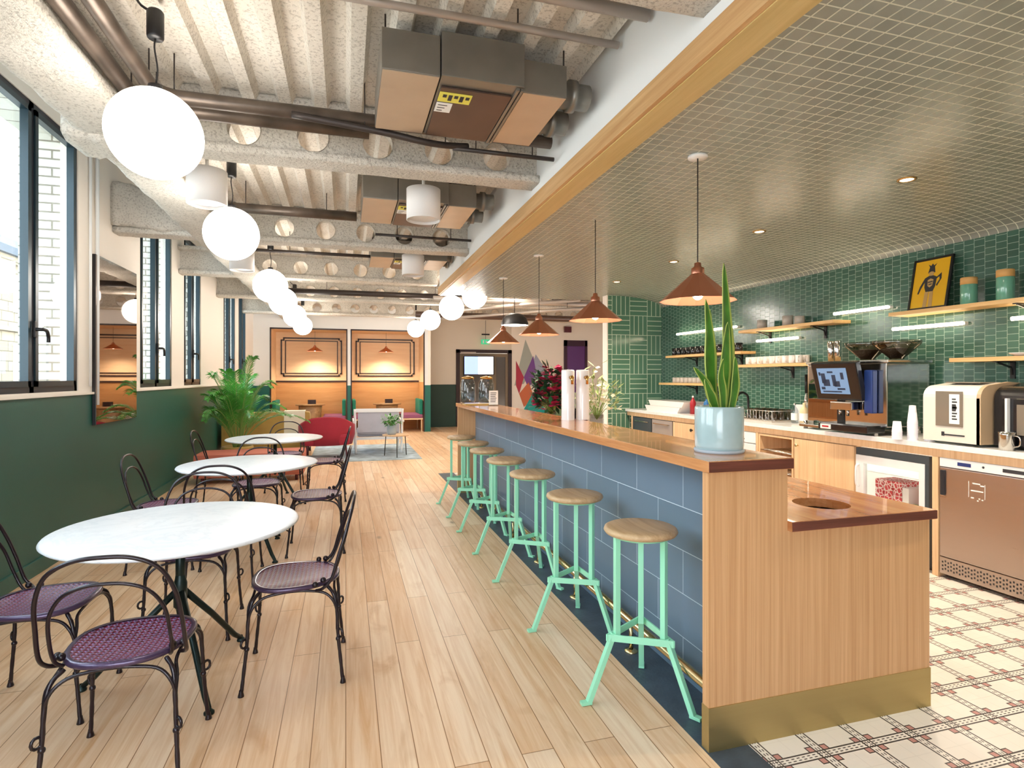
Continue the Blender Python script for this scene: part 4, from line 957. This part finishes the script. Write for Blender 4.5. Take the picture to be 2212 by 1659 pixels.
# ------------------------------------------------------------------ booths
YB, YK = 15.3, 16.4
struct('wall_booth', MB().box(-2.32, -1.81, YB, YK + .1, 1.24, 3.3).box(.04, .12, YB, YK, 1.24, 2.69).box(2.02, 2.11, YB, YK, 1.24, 2.69).box(-1.81, 2.11, YB, YB + .12, 2.69, 3.3), 'white2')
struct('wall_booth_lower', MB().box(-2.32, -1.81, YB, YK + .1, 0, 1.24).box(.04, .12, YB, YK, 0, 1.24).box(2.02, 2.11, YB, YK, 0, 1.24).box(2.11, 2.18, YB, YE, 0, 1.24), 'teal')
struct('wall_booth_side', MB().box(2.11, 2.18, YB, YE, 1.24, 3.3), 'white')
for i, (a, b) in enumerate(((-1.81, .04), (.12, 2.02))):
    nm = ['first', 'second'][i]
    t = thing('seating_booth', nm + ' oak lined booth with a dark moulded frame panel, ' + ['nearer the windows', 'nearer the door'][i], 'booth', ((a + b) / 2, YB, 0)); h = (b - a) / 2
    MB().box(-h, h, YK - YB, YK - YB + .05, 1.32, 2.69).box(-h, -h + .02, .0, YK - YB, 1.32, 2.69).box(h - .02, h, 0, YK - YB, 1.32, 2.69).box(-h, h, 0, YK - YB, 2.66, 2.69).build('upper_panelling', 'booth', t)
    MB().box(-h, h, YK - YB, YK - YB + .05, 0, 1.32).box(-h, -h + .02, .0, YK - YB, 0, 1.32).box(h - .02, h, 0, YK - YB, 0, 1.32).build('lower_panelling', 'boothlow', t)
    f = MB().box(-h, h, -.012, .02, 2.655, 2.69).box(-h, -h + .03, -.012, .02, 0, 2.69).box(h - .03, h, -.012, .02, 0, 2.69); f.build('opening_trim', 'mould', t)
    MB().box(-h + .02, h - .02, YK - YB - .02, YK - YB, 1.32, 1.36).build('rail_moulding', 'mould', t)
    for ins, wd, nt in ((0., .034, 1), (.11, .022, 0)):
        X, Z0, Z1, y_ = h - .14 - ins, 1.47 + ins * .7, 2.52 - ins * .7, YK - YB - .012; q = .06 if nt else 0; m2 = MB()
        def br_(x0, x1, z0, z1): m2.box(x0, x1, y_ - .01, y_ + .012, z0, z1)
        br_(-X + q, X - q, Z1 - wd, Z1); br_(-X + q, X - q, Z0, Z0 + wd); br_(-X, -X + wd, Z0 + q, Z1 - q); br_(X - wd, X, Z0 + q, Z1 - q)
        if q:
            for sx in (-1, 1):
                xa, xb = sorted((sx * X, sx * (X - q)))
                br_(xa, xb + (wd if sx < 0 else 0), Z1 - q - wd, Z1 - q); br_(xa, xb + (wd if sx < 0 else 0), Z0 + q, Z0 + q + wd)
                xc = -X + q if sx < 0 else X - q - wd
                br_(xc, xc + wd, Z1 - q, Z1); br_(xc, xc + wd, Z0, Z0 + q)
        m2.build('wall_moulding', 'mould', t)
    for sx, cx_ in ((-1, a + .32), (1, b - .32)):
        bn = thing('booth_bench', 'mauve cushioned bench in the %s booth, %s' % (nm, 'window side' if sx < 0 else 'door side'), 'bench', (cx_, 15.85, 0))
        MB().box(-.28, .28, -.5, .5, .36, .46, .03).build('seat', 'pinkup', bn); MB().box(-.28, .28, -.5, .5, .32, .36).build('seat_frame', 'booth', bn)
        for qx in (-.25, .25):
            for qy in (-.46, .46): MB().box(qx - .015, qx + .015, qy - .015, qy + .015, 0, .32).build('leg', 'booth', bn)
        MB().box(*sorted((sx * .19, sx * .28)), -.48, .48, .46, .86, .03).build('backrest', 'tealup', bn)
    bt_ = thing('booth_table', 'round wooden table in the %s booth' % nm, 'table', ((a + b) / 2, 15.75, 0))
    MB().lathe([(.0001, .72), (.36, .72), (.37, .73), (.37, .75), (.0001, .755)], n=36).build('table_top', 'tabwood', bt_)
    MB().lathe([(.27, 0.0), (.28, .03), (.26, .4), (.29, .70), (.26, .72)], n=20).build('pedestal', 'tabwood', bt_)
    tag(MB().box(-.1, .1, -.03, .03, 0, .11, .004).build('menu_holder', 'mould', loc=((a + b) / 2 + .04, 15.7, .757)), 'dark menu holder on the table in the %s booth' % nm, 'menu holder')

# ------------------------------------------------------------------ far wall: door, screen, mural
r = sroot('door_1', 'bronze framed glass double door in the far wall')
MB().box(3.11, 3.22, YE - .03, YE + .1, 0, 2.27).box(4.70, 4.81, YE - .03, YE + .1, 0, 2.27).box(3.11, 4.81, YE - .03, YE + .1, 2.17, 2.27).build('door_frame', 'mould', r)
l = MB().box(3.22, 3.32, YE, YE + .05, 0, 2.16).box(4.12, 4.24, YE, YE + .05, 0, 2.16).box(3.32, 4.12, YE, YE + .05, 2.04, 2.16).box(3.32, 4.12, YE, YE + .05, 0, .12).build('door_leaf', 'doorwood', r)
MB().box(3.32, 4.12, YE + .02, YE + .03, .12, 2.04).build('pane', 'doorglass', l)
l = MB().box(4.24, 4.33, YE, YE + .05, 0, 2.16).box(4.62, 4.70, YE, YE + .05, 0, 2.16).box(4.33, 4.62, YE, YE + .05, 2.06, 2.16).box(4.33, 4.62, YE, YE + .05, 0, .12).build('door_leaf', 'doorwood', r)
MB().box(4.33, 4.62, YE + .02, YE + .03, .12, 2.06).build('pane', 'doorglass', l)
MB().box(3.25, 3.7, YE - .06, YE, 2.14, 2.2).build('door_closer', 'pipew', r)
t = thing('wall_screen', 'lit screen with a blue half and a white half in front of the glass door', 'screen', (3.78, 16.5, 1.8))
MB().box(-.46, .46, -.02, .03, -.28, .28, .004).build('screen_case', 'black', t); MB().box(-.44, -.03, -.024, -.02, -.26, .26).build('picture_half', 'screen', t); MB().box(-.03, .43, -.024, -.02, -.26, .26).build('picture_half', 'screenw', t)
t = thing('exit_sign', 'green exit sign above the glass door', 'sign', (3.98, 16.5, 2.5)); MB().box(-.13, .13, -.02, .02, -.07, .07, .003).build('sign_panel', 'exit', t)
MB().box(-.09, -.05, -.024, -.02, -.045, .045).box(.0, .05, -.024, -.02, -.03, .03).box(.07, .1, -.024, -.02, -.04, .02).build('pictogram', 'paper', t); MB().box(-.12, .12, -.01, .01, .2, .24).cyl((0, 0, .07), (0, 0, .7), .006, 6).build('hanger', 'black', t)
def tri(pts, m, dy=0.): 
    return MB().prism(pts, YE - .006 - dy, YE - .001, 'y')
mural = thing('wall_mural', 'mural of coloured triangles on the far wall beside the glass door', 'mural', (0, 0, 0))
for k_, (pts, m) in enumerate((([(4.9, 1.2), (5.25, 2.6), (5.55, 1.9), (5.2, 1.25)], 'mgrey'), ([(5.3, 1.35), (5.58, 2.15), (6.15, 1.35), (5.75, .9)], 'mlav'), ([(4.95, 1.95), (5.2, 1.45), (5.05, .95), (4.95, 1.2)], 'mred'),
               ([(5.2, 1.45), (5.5, 2.1), (5.6, 1.55), (5.35, 1.1)], 'mpurple'), ([(5.05, .95), (5.35, 1.3), (5.55, .8), (5.2, .55)], 'morange'), ([(5.1, .3), (5.5, 1.0), (6.0, .3)], 'mteal'), ([(4.95, -0.0), (5.3, .5), (5.7, 0.)], 'mslate'),
               ([(6.0, .2), (6.4, 1.25), (6.7, .2)], 'msage'), ([(6.35, .05), (6.95, .75), (7.1, .05)], 'mteal'), ([(6.6, .5), (6.9, 1.0), (7.2, .45)], 'mgrey'))):
    MB().prism([(a, max(.02, b)) for a, b in pts], YE - .004 - .002 * k_, YE - .001, 'y').build('painted_triangle', m, mural)
r = sroot('door_2', 'purple door in the far wall beside the mural')
MB().box(6.5, 6.6, YE - .04, YE, 0, 2.6).box(7.2, 7.28, YE - .04, YE, 0, 2.6).box(6.5, 7.28, YE - .04, YE, 2.42, 2.6).build('door_frame', 'pdark', r); MB().box(6.6, 7.2, YE - .02, YE, 0, 2.42).build('door_leaf', 'purple', r)
tag(MB().box(6.5, 6.72, YE - .1, YE, 2.84, 3.02, .01).build('wall_speaker', 'legred'), 'small dark red wall speaker above the purple door', 'speaker')
# ------------------------------------------------------------------ things on the bar top
t = thing('tap_column', 'white twin tap column with copper fittings on the bar top', 'beer tap', (1.68, 4.05, 1.128))
for dx in (-.06, .06):
    MB().lathe([(.05, 0), (.05, .37), (.046, .378), (.0001, .38)], (dx, 0, 0), 28).build('column', 'tapw', t)
    MB().cyl((dx, -.05, .32), (dx, -.09, .32), .014, 10).cyl((dx, -.085, .335), (dx, -.085, .27), .01, 10).lathe([(.022, -.052), (.022, -.05)], (dx, 0, .32), 12, axis='y').build('tap', 'gold', t)
t = bushy('flower_vase', 'vase of magenta flowers and dark leaves behind the far half of the bar top', (1.98, 5.40, .87), .05, .24, 'clearp', 'dkleaf', 330, .16, .55, 8, .045, .11, 'vase', 'pink')
t = bushy('branch_vase', 'glass of loose pale green branches next to the tap column', (1.95, 4.25, .87), .055, .28, 'clearp', 'paleaf', 80, .17, .45, 12, .024, .09, 'vase', 'cream')
def dispenser(loc, label):
    t = thing('drink_dispenser', label, 'drink dispenser', loc, group='glass drink dispensers at the bar end')
    MB().lathe([(.0001, .01), (.085, .01), (.095, .03), (.095, .24), (.075, .29), (.07, .31)], n=28).build('glass_jar', 'clearp', t)
    MB().lathe([(.0001, .34), (.02, .335), (.075, .325), (.078, .30), (.07, .30)], n=24).build('lid', 'gold', t)
    MB().cyl((0, -.09, .05), (0, -.13, .05), .01, 8).cyl((0, -.125, .06), (0, -.125, .03), .008, 8).build('spigot', 'steelp', t)
    MB().lathe([(.0001, .015), (.08, .015), (.09, .03), (.09, .2), (.0001, .2)], n=24).build('contents', 'clearp', t); return t
d = dispenser((1.44, 6.90, 1.128), 'glass drink dispenser at the far corner of the bar top, on the stool side'); dup(d, (1.64, 6.76, 1.128), .0, 'glass drink dispenser beside the menu card at the far end of the bar top')
t = thing('menu_card', 'white card in a clear stand at the far end of the bar top', 'card', (1.62, 6.33, 1.128), .15)
MB().box(-.055, .055, -.003, .003, .01, .17).build('card', 'paper', t); MB().box(-.058, .058, -.03, .03, 0, .01).build('stand', 'clearp', t)
mb = MB()
for k in range(6): mb.box(-.04, .035 - .006 * (k % 3), -.0045, -.003, .14 - .02 * k, .147 - .02 * k)
mb.build('card_text', 'ink', t)
tag(MB().box(-.16, .16, -.1, .1, 0, .012, .003).build('serving_tray', 'ochre', loc=(1.48, 6.55, 1.128)), 'flat yellowish tray on the bar top in front of the dispensers', 'tray')
t = thing('white_cup', 'white cup on the lower worktop behind the bar top', 'cup', (2.15, 4.1, .87)); MB().lathe([(.0001, .003), (.03, .003), (.04, .09), (.037, .09), (.028, .01)], n=20).build('cup_body', 'ceramic', t)
tag(MB().box(-.12, .12, -.3, .3, 0, .02, .004).build('folded_towel', 'ceramic', loc=(2.25, 3.55, .872)), 'white folded towel on the lower worktop behind the bar', 'towel')

# ------------------------------------------------------------------ upper shelf
SZ = 2.01
t = thing('framed_poster', 'yellow poster of a costumed figure in a black frame leaning on the shelf', 'poster', (4.60, 3.58, SZ + .003))
def tilt(mb): return mb.xf(Matrix.Rotation(radians(11), 4, 'Y'))
h = .165
f = MB().box(0, .018, -h, -h + .018, 0, .44).box(0, .018, h - .018, h, 0, .44).box(0, .018, -h, h, 0, .018).box(0, .018, -h, h, .422, .44); tilt(f).build('frame', 'black', t)
pp = tilt(MB().box(.006, .014, -h + .016, h - .016, .016, .424)).build('print', 'posteryel', t)
# plain generic figure: tall hat, head, torso, one arm raised, legs (drawn as flat print)
def pr(polys, m, nm, x=.0045):
    q = MB()
    for p in polys: q.prism([(-a, b) for a, b in p], x, .006, 'x')
    tilt(q).build(nm, m, pp)
pr([[(-.03, .31), (-.02, .36), (-.035, .385), (-.012, .37), (0, .39), (.012, .37), (.035, .385), (.02, .36), (.03, .31)], [(-.045, .19), (-.05, .27), (-.02, .285), (.02, .285), (.05, .27), (.045, .19), (.03, .15), (-.03, .15)],
    [(-.05, .27), (-.085, .20), (-.10, .14), (-.088, .138), (-.07, .19), (-.045, .24)], [(.05, .27), (.085, .30), (.09, .25), (.06, .19), (.05, .2), (.075, .245), (.07, .27), (.045, .25)]], 'ink', 'print_figure')
pr([[(-.018, .285), (-.022, .315), (0, .322), (.022, .315), (.018, .285)], [(-.04, .02), (-.035, .15), (-.004, .15), (-.008, .02)], [(.04, .02), (.035, .15), (.004, .15), (.008, .02)], [(-.02, .2), (-.025, .25), (0, .262), (.025, .25), (.02, .2), (0, .185)]], 'posterskin', 'print_figure', .004)
pr([[(-.02, .225), (-.02, .235), (.02, .24), (.02, .23)], [(-.015, .205), (-.01, .214), (.016, .218), (.012, .208)]], 'ink', 'print_figure', .0035)
for k, (y, hh) in enumerate(((3.255, .20), (3.0, .215))):
    t = thing('storage_jar', 'green glass jar with a pale wooden lid, ' + ['the one next to the poster', 'the one farther from the poster'][k], 'jar', (4.62, y, SZ), group='wooden lidded jars on the upper shelf')
    MB().lathe([(.0001, 0), (.052, 0), (.055, .005), (.055, hh - .05), (.05, hh - .04), (.05, hh - .03)], n=28).build('glass_body', 'jargreen', t)
    MB().lathe([(.0001, hh + .01), (.05, hh + .01), (.054, hh + .005), (.054, hh - .045), (.05, hh - .045)], n=28).build('lid', 'jarlid', t)
for k, (y, r_, hh, lb) in enumerate(((5.15, .055, .11, 'squat beige pot in the middle of the upper shelf'), (4.98, .05, .09, 'brownish pot beside the squat beige pot'), (5.55, .055, .10, 'pale pot hidden by the snake plant leaves on the upper shelf'))):
    t = thing('shelf_pot', lb, 'pot', (4.63, y, SZ)); MB().lathe([(.0001, 0), (r_, 0), (r_, hh), (r_ * .9, hh), (r_ * .88, .01)], n=24).build('pot_body', 'gceramic', t)

# ------------------------------------------------------------------ mugs
def mug(name, m, label, grp, cat='mug', r_=.036, hh=.085, handle=True):
    t = thing(name, label, cat, group=grp)
    MB().lathe([(.0001, .002), (r_ * .9, .0), (r_, .006), (r_, hh), (r_ * .93, hh), (r_ * .9, .008)], n=20).build('mug_body', m, t)
    if handle: MB().tube(smooth_path([(-r_ * .5, -r_ * .85, hh * .82), (-r_ * 1.0, -r_ * 1.3, hh * .72), (-r_ * 1.05, -r_ * 1.35, hh * .4), (-r_ * .6, -r_ * .82, hh * .22)], 4), .005, 6).build('handle', m, t)
    return t
m0 = None; k = 0
for row, x in enumerate((4.60, 4.69)):
    for i in range(9):
        lb = '%s white mug from the snake plant end, %s row of the oak shelf' % (ORD[i], ['front', 'back'][row])
        p = (x, 5.74 - .098 * i, 1.602)
        if m0 is None: m0 = mug('white_mug', 'ceramic', lb, 'white mugs on the oak shelf'); m0.location = p
        else: dup(m0, p, .3 * sin(i * 2.1 + row), lb)
b0 = None
for i in range(13):
    lb = '%s black mug on the far mug shelf, counted from the tiled end wall' % ORD[i]; p = (4.62, 7.36 - .118 * i, 1.767)
    if b0 is None: b0 = mug('black_mug', 'bceramic', lb, 'black mugs on the oak shelf', r_=.044, hh=.105); b0.location = p
    else: dup(b0, p, .5 * sin(i * 1.7), lb)
s0 = None
for i in range(9):
    lb = '%s small grey cup on the low shelf, counted from the tiled end wall' % ORD[i]; p = (4.62, 7.35 - .1 * i, 1.372)
    if s0 is None: s0 = mug('grey_cup', 'gceramic', lb, 'grey cups on the low shelf', 'cup', .04, .075, False); s0.location = p
    else: dup(s0, p, 0, lb)
for k, (y, lb) in enumerate(((4.48, 'steel shaker at the outer end of the white mug shelf'), (4.56, 'steel shaker next to the last white mug'))):
    t = thing('steel_shaker', lb, 'shaker', (4.62, y, 1.60)); MB().lathe([(.0001, 0), (.026, 0), (.032, .1), (.034, .2), (.030, .205), (.0001, .205)], n=20).build('shaker_body', 'steelp', t)
t = thing('plate_stack', 'small white dish on the short shelf above the drinks machines', 'dish', (4.6, 2.86, 1.60)); MB().lathe([(.0001, .0), (.05, .0), (.09, .02), (.092, .024), (.05, .008), (.0001, .006)], n=28).build('dish_body', 'ceramic', t)

# ------------------------------------------------------------------ worktop items
WZ = .97
for k in range(2):
    t = thing('white_crate', ['white plastic tub at the far end of the quartz worktop, the lower one', 'white plastic tub stacked on the lower tub at the far end of the worktop'][k], 'tub', (4.42, 7.1 - .1 * k, WZ + .077 * k))
    MB().prism([(-.40, 0), (.40, 0), (.46, .075), (-.46, .075)], -.18, .18, 'x').build('tub_body', 'ceramic', t)
def bottle(loc, m, r_, hh, label, cap=None, cat='bottle', lab=None):
    t = thing('bottle', label, cat, loc)
    MB().lathe([(.0001, 0), (r_, 0), (r_, hh * .62), (r_ * .75, hh * .74), (r_ * .35, hh * .82), (r_ * .3, hh * .93)], n=20).build('bottle_body', m, t)
    MB().lathe([(r_ * .36, hh * .9), (r_ * .36, hh * .97), (r_ * .12, hh), (.0001, hh)], n=14).build('cap', cap or m, t)
    if lab: MB().lathe([(r_ * 1.02, hh * .15), (r_ * 1.02, hh * .5)], n=20).build('label_band', lab, t)
    return t
bottle((4.36, 6.52, WZ), 'redp', .038, .24, 'red squeeze bottle by the white tubs', 'ceramic')
bottle((4.45, 6.68, WZ), 'ceramic', .035, .17, 'white bottle with a red collar by the red squeeze bottle', 'redp')
bottle((4.52, 6.45, WZ), 'bluec', .042, .22, 'blue bottle with a dark cap beside the orange tub', 'black')
t = thing('orange_pot', 'orange pot on the worktop between the blue bottle and the snake plant', 'pot', (4.42, 6.2, WZ)); MB().lathe([(.0001, 0), (.065, 0), (.08, .13), (.076, .13), (.06, .01)], n=24).build('pot_body', 'orangec', t)
bottle((4.55, 6.08, WZ), 'greenb', .04, .22, 'green bottle beside the orange pot', 'steelw')
t = thing('black_faucet', 'curved black faucet behind the snake plant pot', 'faucet', (4.6, 5.75, WZ)); MB().tube(smooth_path([(0, 0, 0), (0, 0, .2), (-.02, 0, .27), (-.09, 0, .3), (-.15, 0, .26), (-.16, 0, .2)], 5), .014, 10).build('spout', 'black', t); MB().cyl((0, .0, .0), (0, 0, .05), .025, 14).cyl((0, .02, .04), (0, .08, .06), .008, 8).build('lever', 'black', t)
t = thing('dish_rack', 'wire dish rack full of grey glasses on the worktop', 'dish rack', (4.5, 5.28, WZ))
mb = MB()
for z in (.02, .12):
    mb.tube([(-.17, -.24, z), (.17, -.24, z), (.17, .24, z), (-.17, .24, z)], .004, 6, closed=True)
for k in range(11): mb.cyl((-.17, -.24 + .048 * k, .0), (-.17, -.24 + .048 * k, .12), .003, 5).cyl((.17, -.24 + .048 * k, 0), (.17, -.24 + .048 * k, .12), .003, 5).cyl((-.17, -.24 + .048 * k, .02), (.17, -.24 + .048 * k, .02), .003, 5)
mb.build('rack_wire', 'steelp', t); MB().box(-.19, .19, -.26, .26, 0, .012, .004).build('drip_tray', 'gceramic', t)
g0 = None
for i in range(3):
    for j in range(5):
        lb = '%s upturned glass in the %s row of the dish rack' % (ORD[j], ['front', 'middle', 'back'][i]); p = (4.40 + .095 * i, 5.46 - .09 * j, WZ + .024)
        if g0 is None:
            g0 = thing('drinking_glass', lb, 'glass', p, group='glasses in the dish rack'); MB().lathe([(.034, 0), (.03, .11), (.0001, .112)], n=14).build('glass_body', 'cleardk', g0)
        else: dup(g0, p, 0, lb)
t = thing('white_bin', 'square white container behind the dish rack', 'container', (4.68, 4.97, WZ)); MB().box(-.06, .06, -.07, .07, 0, .19, .008).build('container_body', 'ceramic', t)
t = thing('hanging_brush', 'black handled brush hanging on the green tiles above the dish rack', 'brush', (4.735, 5.0, 1.18)); MB().cyl((0, 0, .1), (0, 0, .3), .014, 8).build('handle', 'black', t); MB().lathe([(.0001, -.02), (.03, -.02), (.02, .03), (.006, .1)], n=14).build('head', 'steelp', t)
bottle((4.52, 4.93, WZ), 'clearp', .035, .21, 'clear bottle with a pourer next to the mustard coloured bottle', 'steelp', lab='paper')
bottle((4.52, 4.80, WZ), 'mustard', .042, .22, 'mustard coloured bottle on the worktop beside the coffee machine', 'mustard', lab='paper')

# coffee machine  (Y 3.60 - 4.45)
t = thing('coffee_machine', 'polished coffee machine with a tilted black touchscreen and bean hoppers', 'coffee machine', (4.22, 4.02, WZ))
MB().box(.0, .46, .0, .42, .07, .60, .008).box(.0, .46, -.41, -.0, .07, .60, .008).build('body', 'steelp', t)
MB().box(-.01, .47, -.43, .43, .60, .625, .004).build('top_deck', 'steelp', t)
MB().box(-.004, .0, .03, .40, .10, .58).build('mirror_front', 'mirror', t)
MB().box(-.01, .02, .0, .07, .07, .6).build('pillar', 'black', t)
sc = MB().box(-.03, .03, -.28, .19, -.17, .17, .012); sc.xf(Matrix.Translation((-.10, .02, .45)) @ Matrix.Rotation(radians(-14), 4, 'Y')); so = sc.build('touchscreen', 'cmblack', t)
s2 = MB().box(-.033, -.03, -.18, .13, -.11, .12); s2.xf(Matrix.Translation((-.10, .02, .45)) @ Matrix.Rotation(radians(-14), 4, 'Y')); s2.build('display', 'screenb', so)
s2 = MB()
for yy, zz, w_, h_ in ((.07, .03, .022, .045), (.045, -.01, .035, .03), (-.04, .01, .02, .05), (-.065, -.02, .03, .025), (-.13, .05, .015, .03), (.09, -.06, .02, .012), (-.01, .085, .03, .008), (-.1, -.065, .04, .008), (.0, -.09, .1, .006), (.105, .07, .01, .015)): s2.box(-.0345, -.033, yy - w_, yy + w_, zz - h_, zz + h_)
s2.xf(Matrix.Translation((-.10, .02, .45)) @ Matrix.Rotation(radians(-14), 4, 'Y')); s2.build('screen_icons', 'icon', so)
MB().box(-.14, -.01, -.20, .02, .20, .27, .01).cyl((-.10, -.05, .21), (-.10, -.05, .15), .012, 10).cyl((-.10, -.13, .21), (-.10, -.13, .15), .012, 10).build('spout', 'steelp', t)
MB().box(-.06, -.005, -.33, -.25, .18, .54, .01).build('side_module', 'bluep', t)
dt = MB().box(-.17, .02, -.38, .12, .02, .085, .012).build('drip_tray', 'cmblack', t); MB().box(-.175, -.17, -.02, .09, .03, .07).build('badge', 'ceramic', dt); MB().box(-.1765, -.175, .0, .07, .044, .058).build('badge_text', 'redp', dt)
MB().box(-.1, .05, .18, .42, .02, .045, .006).build('side_tray', 'steelp', t)
for dx in (-.06, .4):
    for dy in (-.36, .38): MB().cyl((dx, dy, 0), (dx, dy, .075), .018, 12).build('foot', 'steelp', t)
for dy, nm in ((-.28, 0), (.0, 1)):
    hp = MB().lathe([(.05, .0), (.06, .015), (.17, .12), (.18, .15), (.175, .155)], (.2, dy - .05, .63), 28).build('bean_hopper', 'cleardk', t)
    MB().lathe([(.0001, .01), (.055, .012), (.13, .085), (.0001, .10)], (.2, dy - .05, .63), 24).build('beans', 'beans', hp)
# paper cups
for k, (x, y, n_, lb) in enumerate(((4.10, 3.42, 4, 'short stack of paper cups in front of the coffee machine'), (4.17, 3.35, 8, 'tall stack of paper cups between the two machines'), (4.24, 3.27, 5, 'stack of paper cups touching the cream machine'))):
    t = thing('paper_cup_stack', lb, 'cup stack', (x, y, WZ))
    for j in range(n_): MB().lathe([(.036, 0), (.027, .085), (.0001, .085)], (0, 0, .018 * j + (.0)), 18).build('paper_cup', 'paperc', t)
    if n_ > 6: MB().lathe([(.027, 0), (.022, .06), (.0001, .062)], (0, 0, .018 * n_ + .06), 18).build('small_cup', 'paperc', t)
# cream machine with curved top (Y 2.83-3.24)
def cmach(name, label, y0, y1, x0, hgt, body, face, dep=.46):
    t = thing(name, label, 'drinks machine', (x0, (y0 + y1) / 2, WZ)); h = (y1 - y0) / 2
    pf = [(0, .02), (0, hgt * .78)] + [(.10 - .10 * cos(a), hgt * .78 + .08 * sin(a) * hgt / .4) for a in [pi / 2 * i / 6 for i in range(1, 7)]] + [(dep * .6, hgt * 1.03), (dep, hgt * 1.0), (dep, .02)]
    MB().prism(pf, -h, h, 'y').build('body', body, t)
    MB().prism([(a * 1.0, b + (.006 if b > .1 else 0)) for a, b in pf], -h - .008, -h + .02, 'y').build('side_shell', 'cmtan' if body == 'cmcream' else body, t); return t, h
t, h = cmach('juice_machine', 'cream drinks machine with a rounded top and a dark window', 2.84, 3.235, 4.13, .43, 'cmcream', 0)
MB().box(-.006, .0, -.09, .10, .13, .38, .002).build('window', 'darkglass', t); MB().box(-.009, -.006, -.07, .0, .15, .36).build('info_sheet', 'paper', t)
mb = MB()
for q in range(8): mb.box(-.0105, -.009, -.055 + .008 * (q % 2), -.02, .18 + .02 * q, .19 + .02 * q)
mb.box(-.0105, -.009, -.05, -.02, .25, .28).build('sheet_print', 'ink', t); MB().box(-.003, 0, -.10, .04, .065, .075).box(-.003, 0, .04, .06, .06, .09).build('maker_mark', 'ink', t)
MB().box(.12, .32, -.12, .12, .437, .447, .003).build('top_window', 'darkglass', t)
t, h = cmach('black_machine', 'big black drinks machine at the near end of the worktop', 2.30, 2.815, 4.23, .43, 'cmblack', 0)
MB().box(-.03, -.0, .16, .175, .06, .34, .004).build('lever', 'steelw', t); MB().box(-.004, 0, -.2, .12, .1, .3).build('dark_window', 'darkglass', t); MB().box(-.003, 0, -.2, .12, .335, .34).build('trim_line', 'steelp', t)
t = thing('steel_jug', 'steel milk jug in front of the big black machine', 'jug', (4.2, 2.62, WZ)); t.location.x = 4.155
t.location = (4.125 + .04, 2.76, WZ); t.location.y = 2.70; t.location.x = 4.17
MB().lathe([(.0001, .0), (.042, .0), (.042, .10), (.045, .12), (.04, .12), (.038, .01)], n=28).build('jug_body', 'steelp', t); MB().tube(smooth_path([(0, -.04, .10), (0, -.075, .09), (0, -.075, .04), (0, -.04, .025)], 4), .005, 6).build('handle', 'steelp', t)

# ------------------------------------------------------------------ light
W = bpy.data.worlds.new('sky'); S.world = W; W.use_nodes = True; nt = W.node_tree
bg = nt.nodes['Background']; tc = nt.nodes.new('ShaderNodeTexCoord'); sx = nt.nodes.new('ShaderNodeSeparateXYZ'); rp = nt.nodes.new('ShaderNodeValToRGB')
nt.links.new(tc.outputs['Generated'], sx.inputs[0]); nt.links.new(sx.outputs[2], rp.inputs[0]); rp.color_ramp.elements[0].position = .0; rp.color_ramp.elements[0].color = (.78, .80, .84, 1)
rp.color_ramp.elements[1].position = .5; rp.color_ramp.elements[1].color = (.72, .86, 1., 1)
nt.links.new(rp.outputs[0], bg.inputs[0]); bg.inputs[1].default_value = 7.5
def spot(loc, e, ang=100, col=(1, .86, .66), blend=.8, rot=(0, 0, 0), size=.04, nm='lamp_or_fill_light'):
    l = bpy.data.lights.new(nm, 'SPOT'); l.energy = e; l.spot_size = radians(ang); l.spot_blend = blend; l.color = col; l.shadow_soft_size = size
    o = bpy.data.objects.new(nm, l); COL.objects.link(o); o.location = loc; o.rotation_euler = rot; o['kind'] = 'helper'
for y in (1.43, 2.77, 4.11, 5.44, 6.79): spot((3.4, y, 2.68), 95, 140)
for y in (2.81, 4.18, 5.56, 6.94): spot((1.905, y, 1.89), 18, 130)
for x in (-.78, 1.05): spot((x, 15.85, 2.11), 85, 150)
for x, y in ((4.5, 12.), (6.5, 12.6), (2.8, 10.1), (1.0, 12.3)): spot((x, y, 3.17), 110, 150)  # added fill spots in the far ceiling, no real lamps there

# ------------------------------------------------------------------ camera
f, th = 1235., math.atan(359 / 1235.)
cam = bpy.data.cameras.new('camera'); co = bpy.data.objects.new('camera', cam); COL.objects.link(co); S.camera = co
cam.sensor_width = 36; cam.sensor_fit = 'HORIZONTAL'; cam.lens = 36 * f / 2212; cam.shift_y = -14.5 / 2212; cam.clip_start = .05; cam.clip_end = 300
co.location = (0, 0, 1.45); co.rotation_euler = (pi / 2, 0, -th)
S.view_settings.view_transform = 'Standard'; S.view_settings.look = 'None'; S.view_settings.gamma = 1; S.view_settings.exposure = .36; S.view_settings.use_curve_mapping = False
try: S.cycles.use_denoising = True; S.cycles.use_adaptive_sampling = True; S.cycles.adaptive_threshold = .1; S.cycles.max_bounces = 7; S.cycles.transparent_max_bounces = 12; S.cycles.sample_clamp_indirect = 8.
except Exception: pass
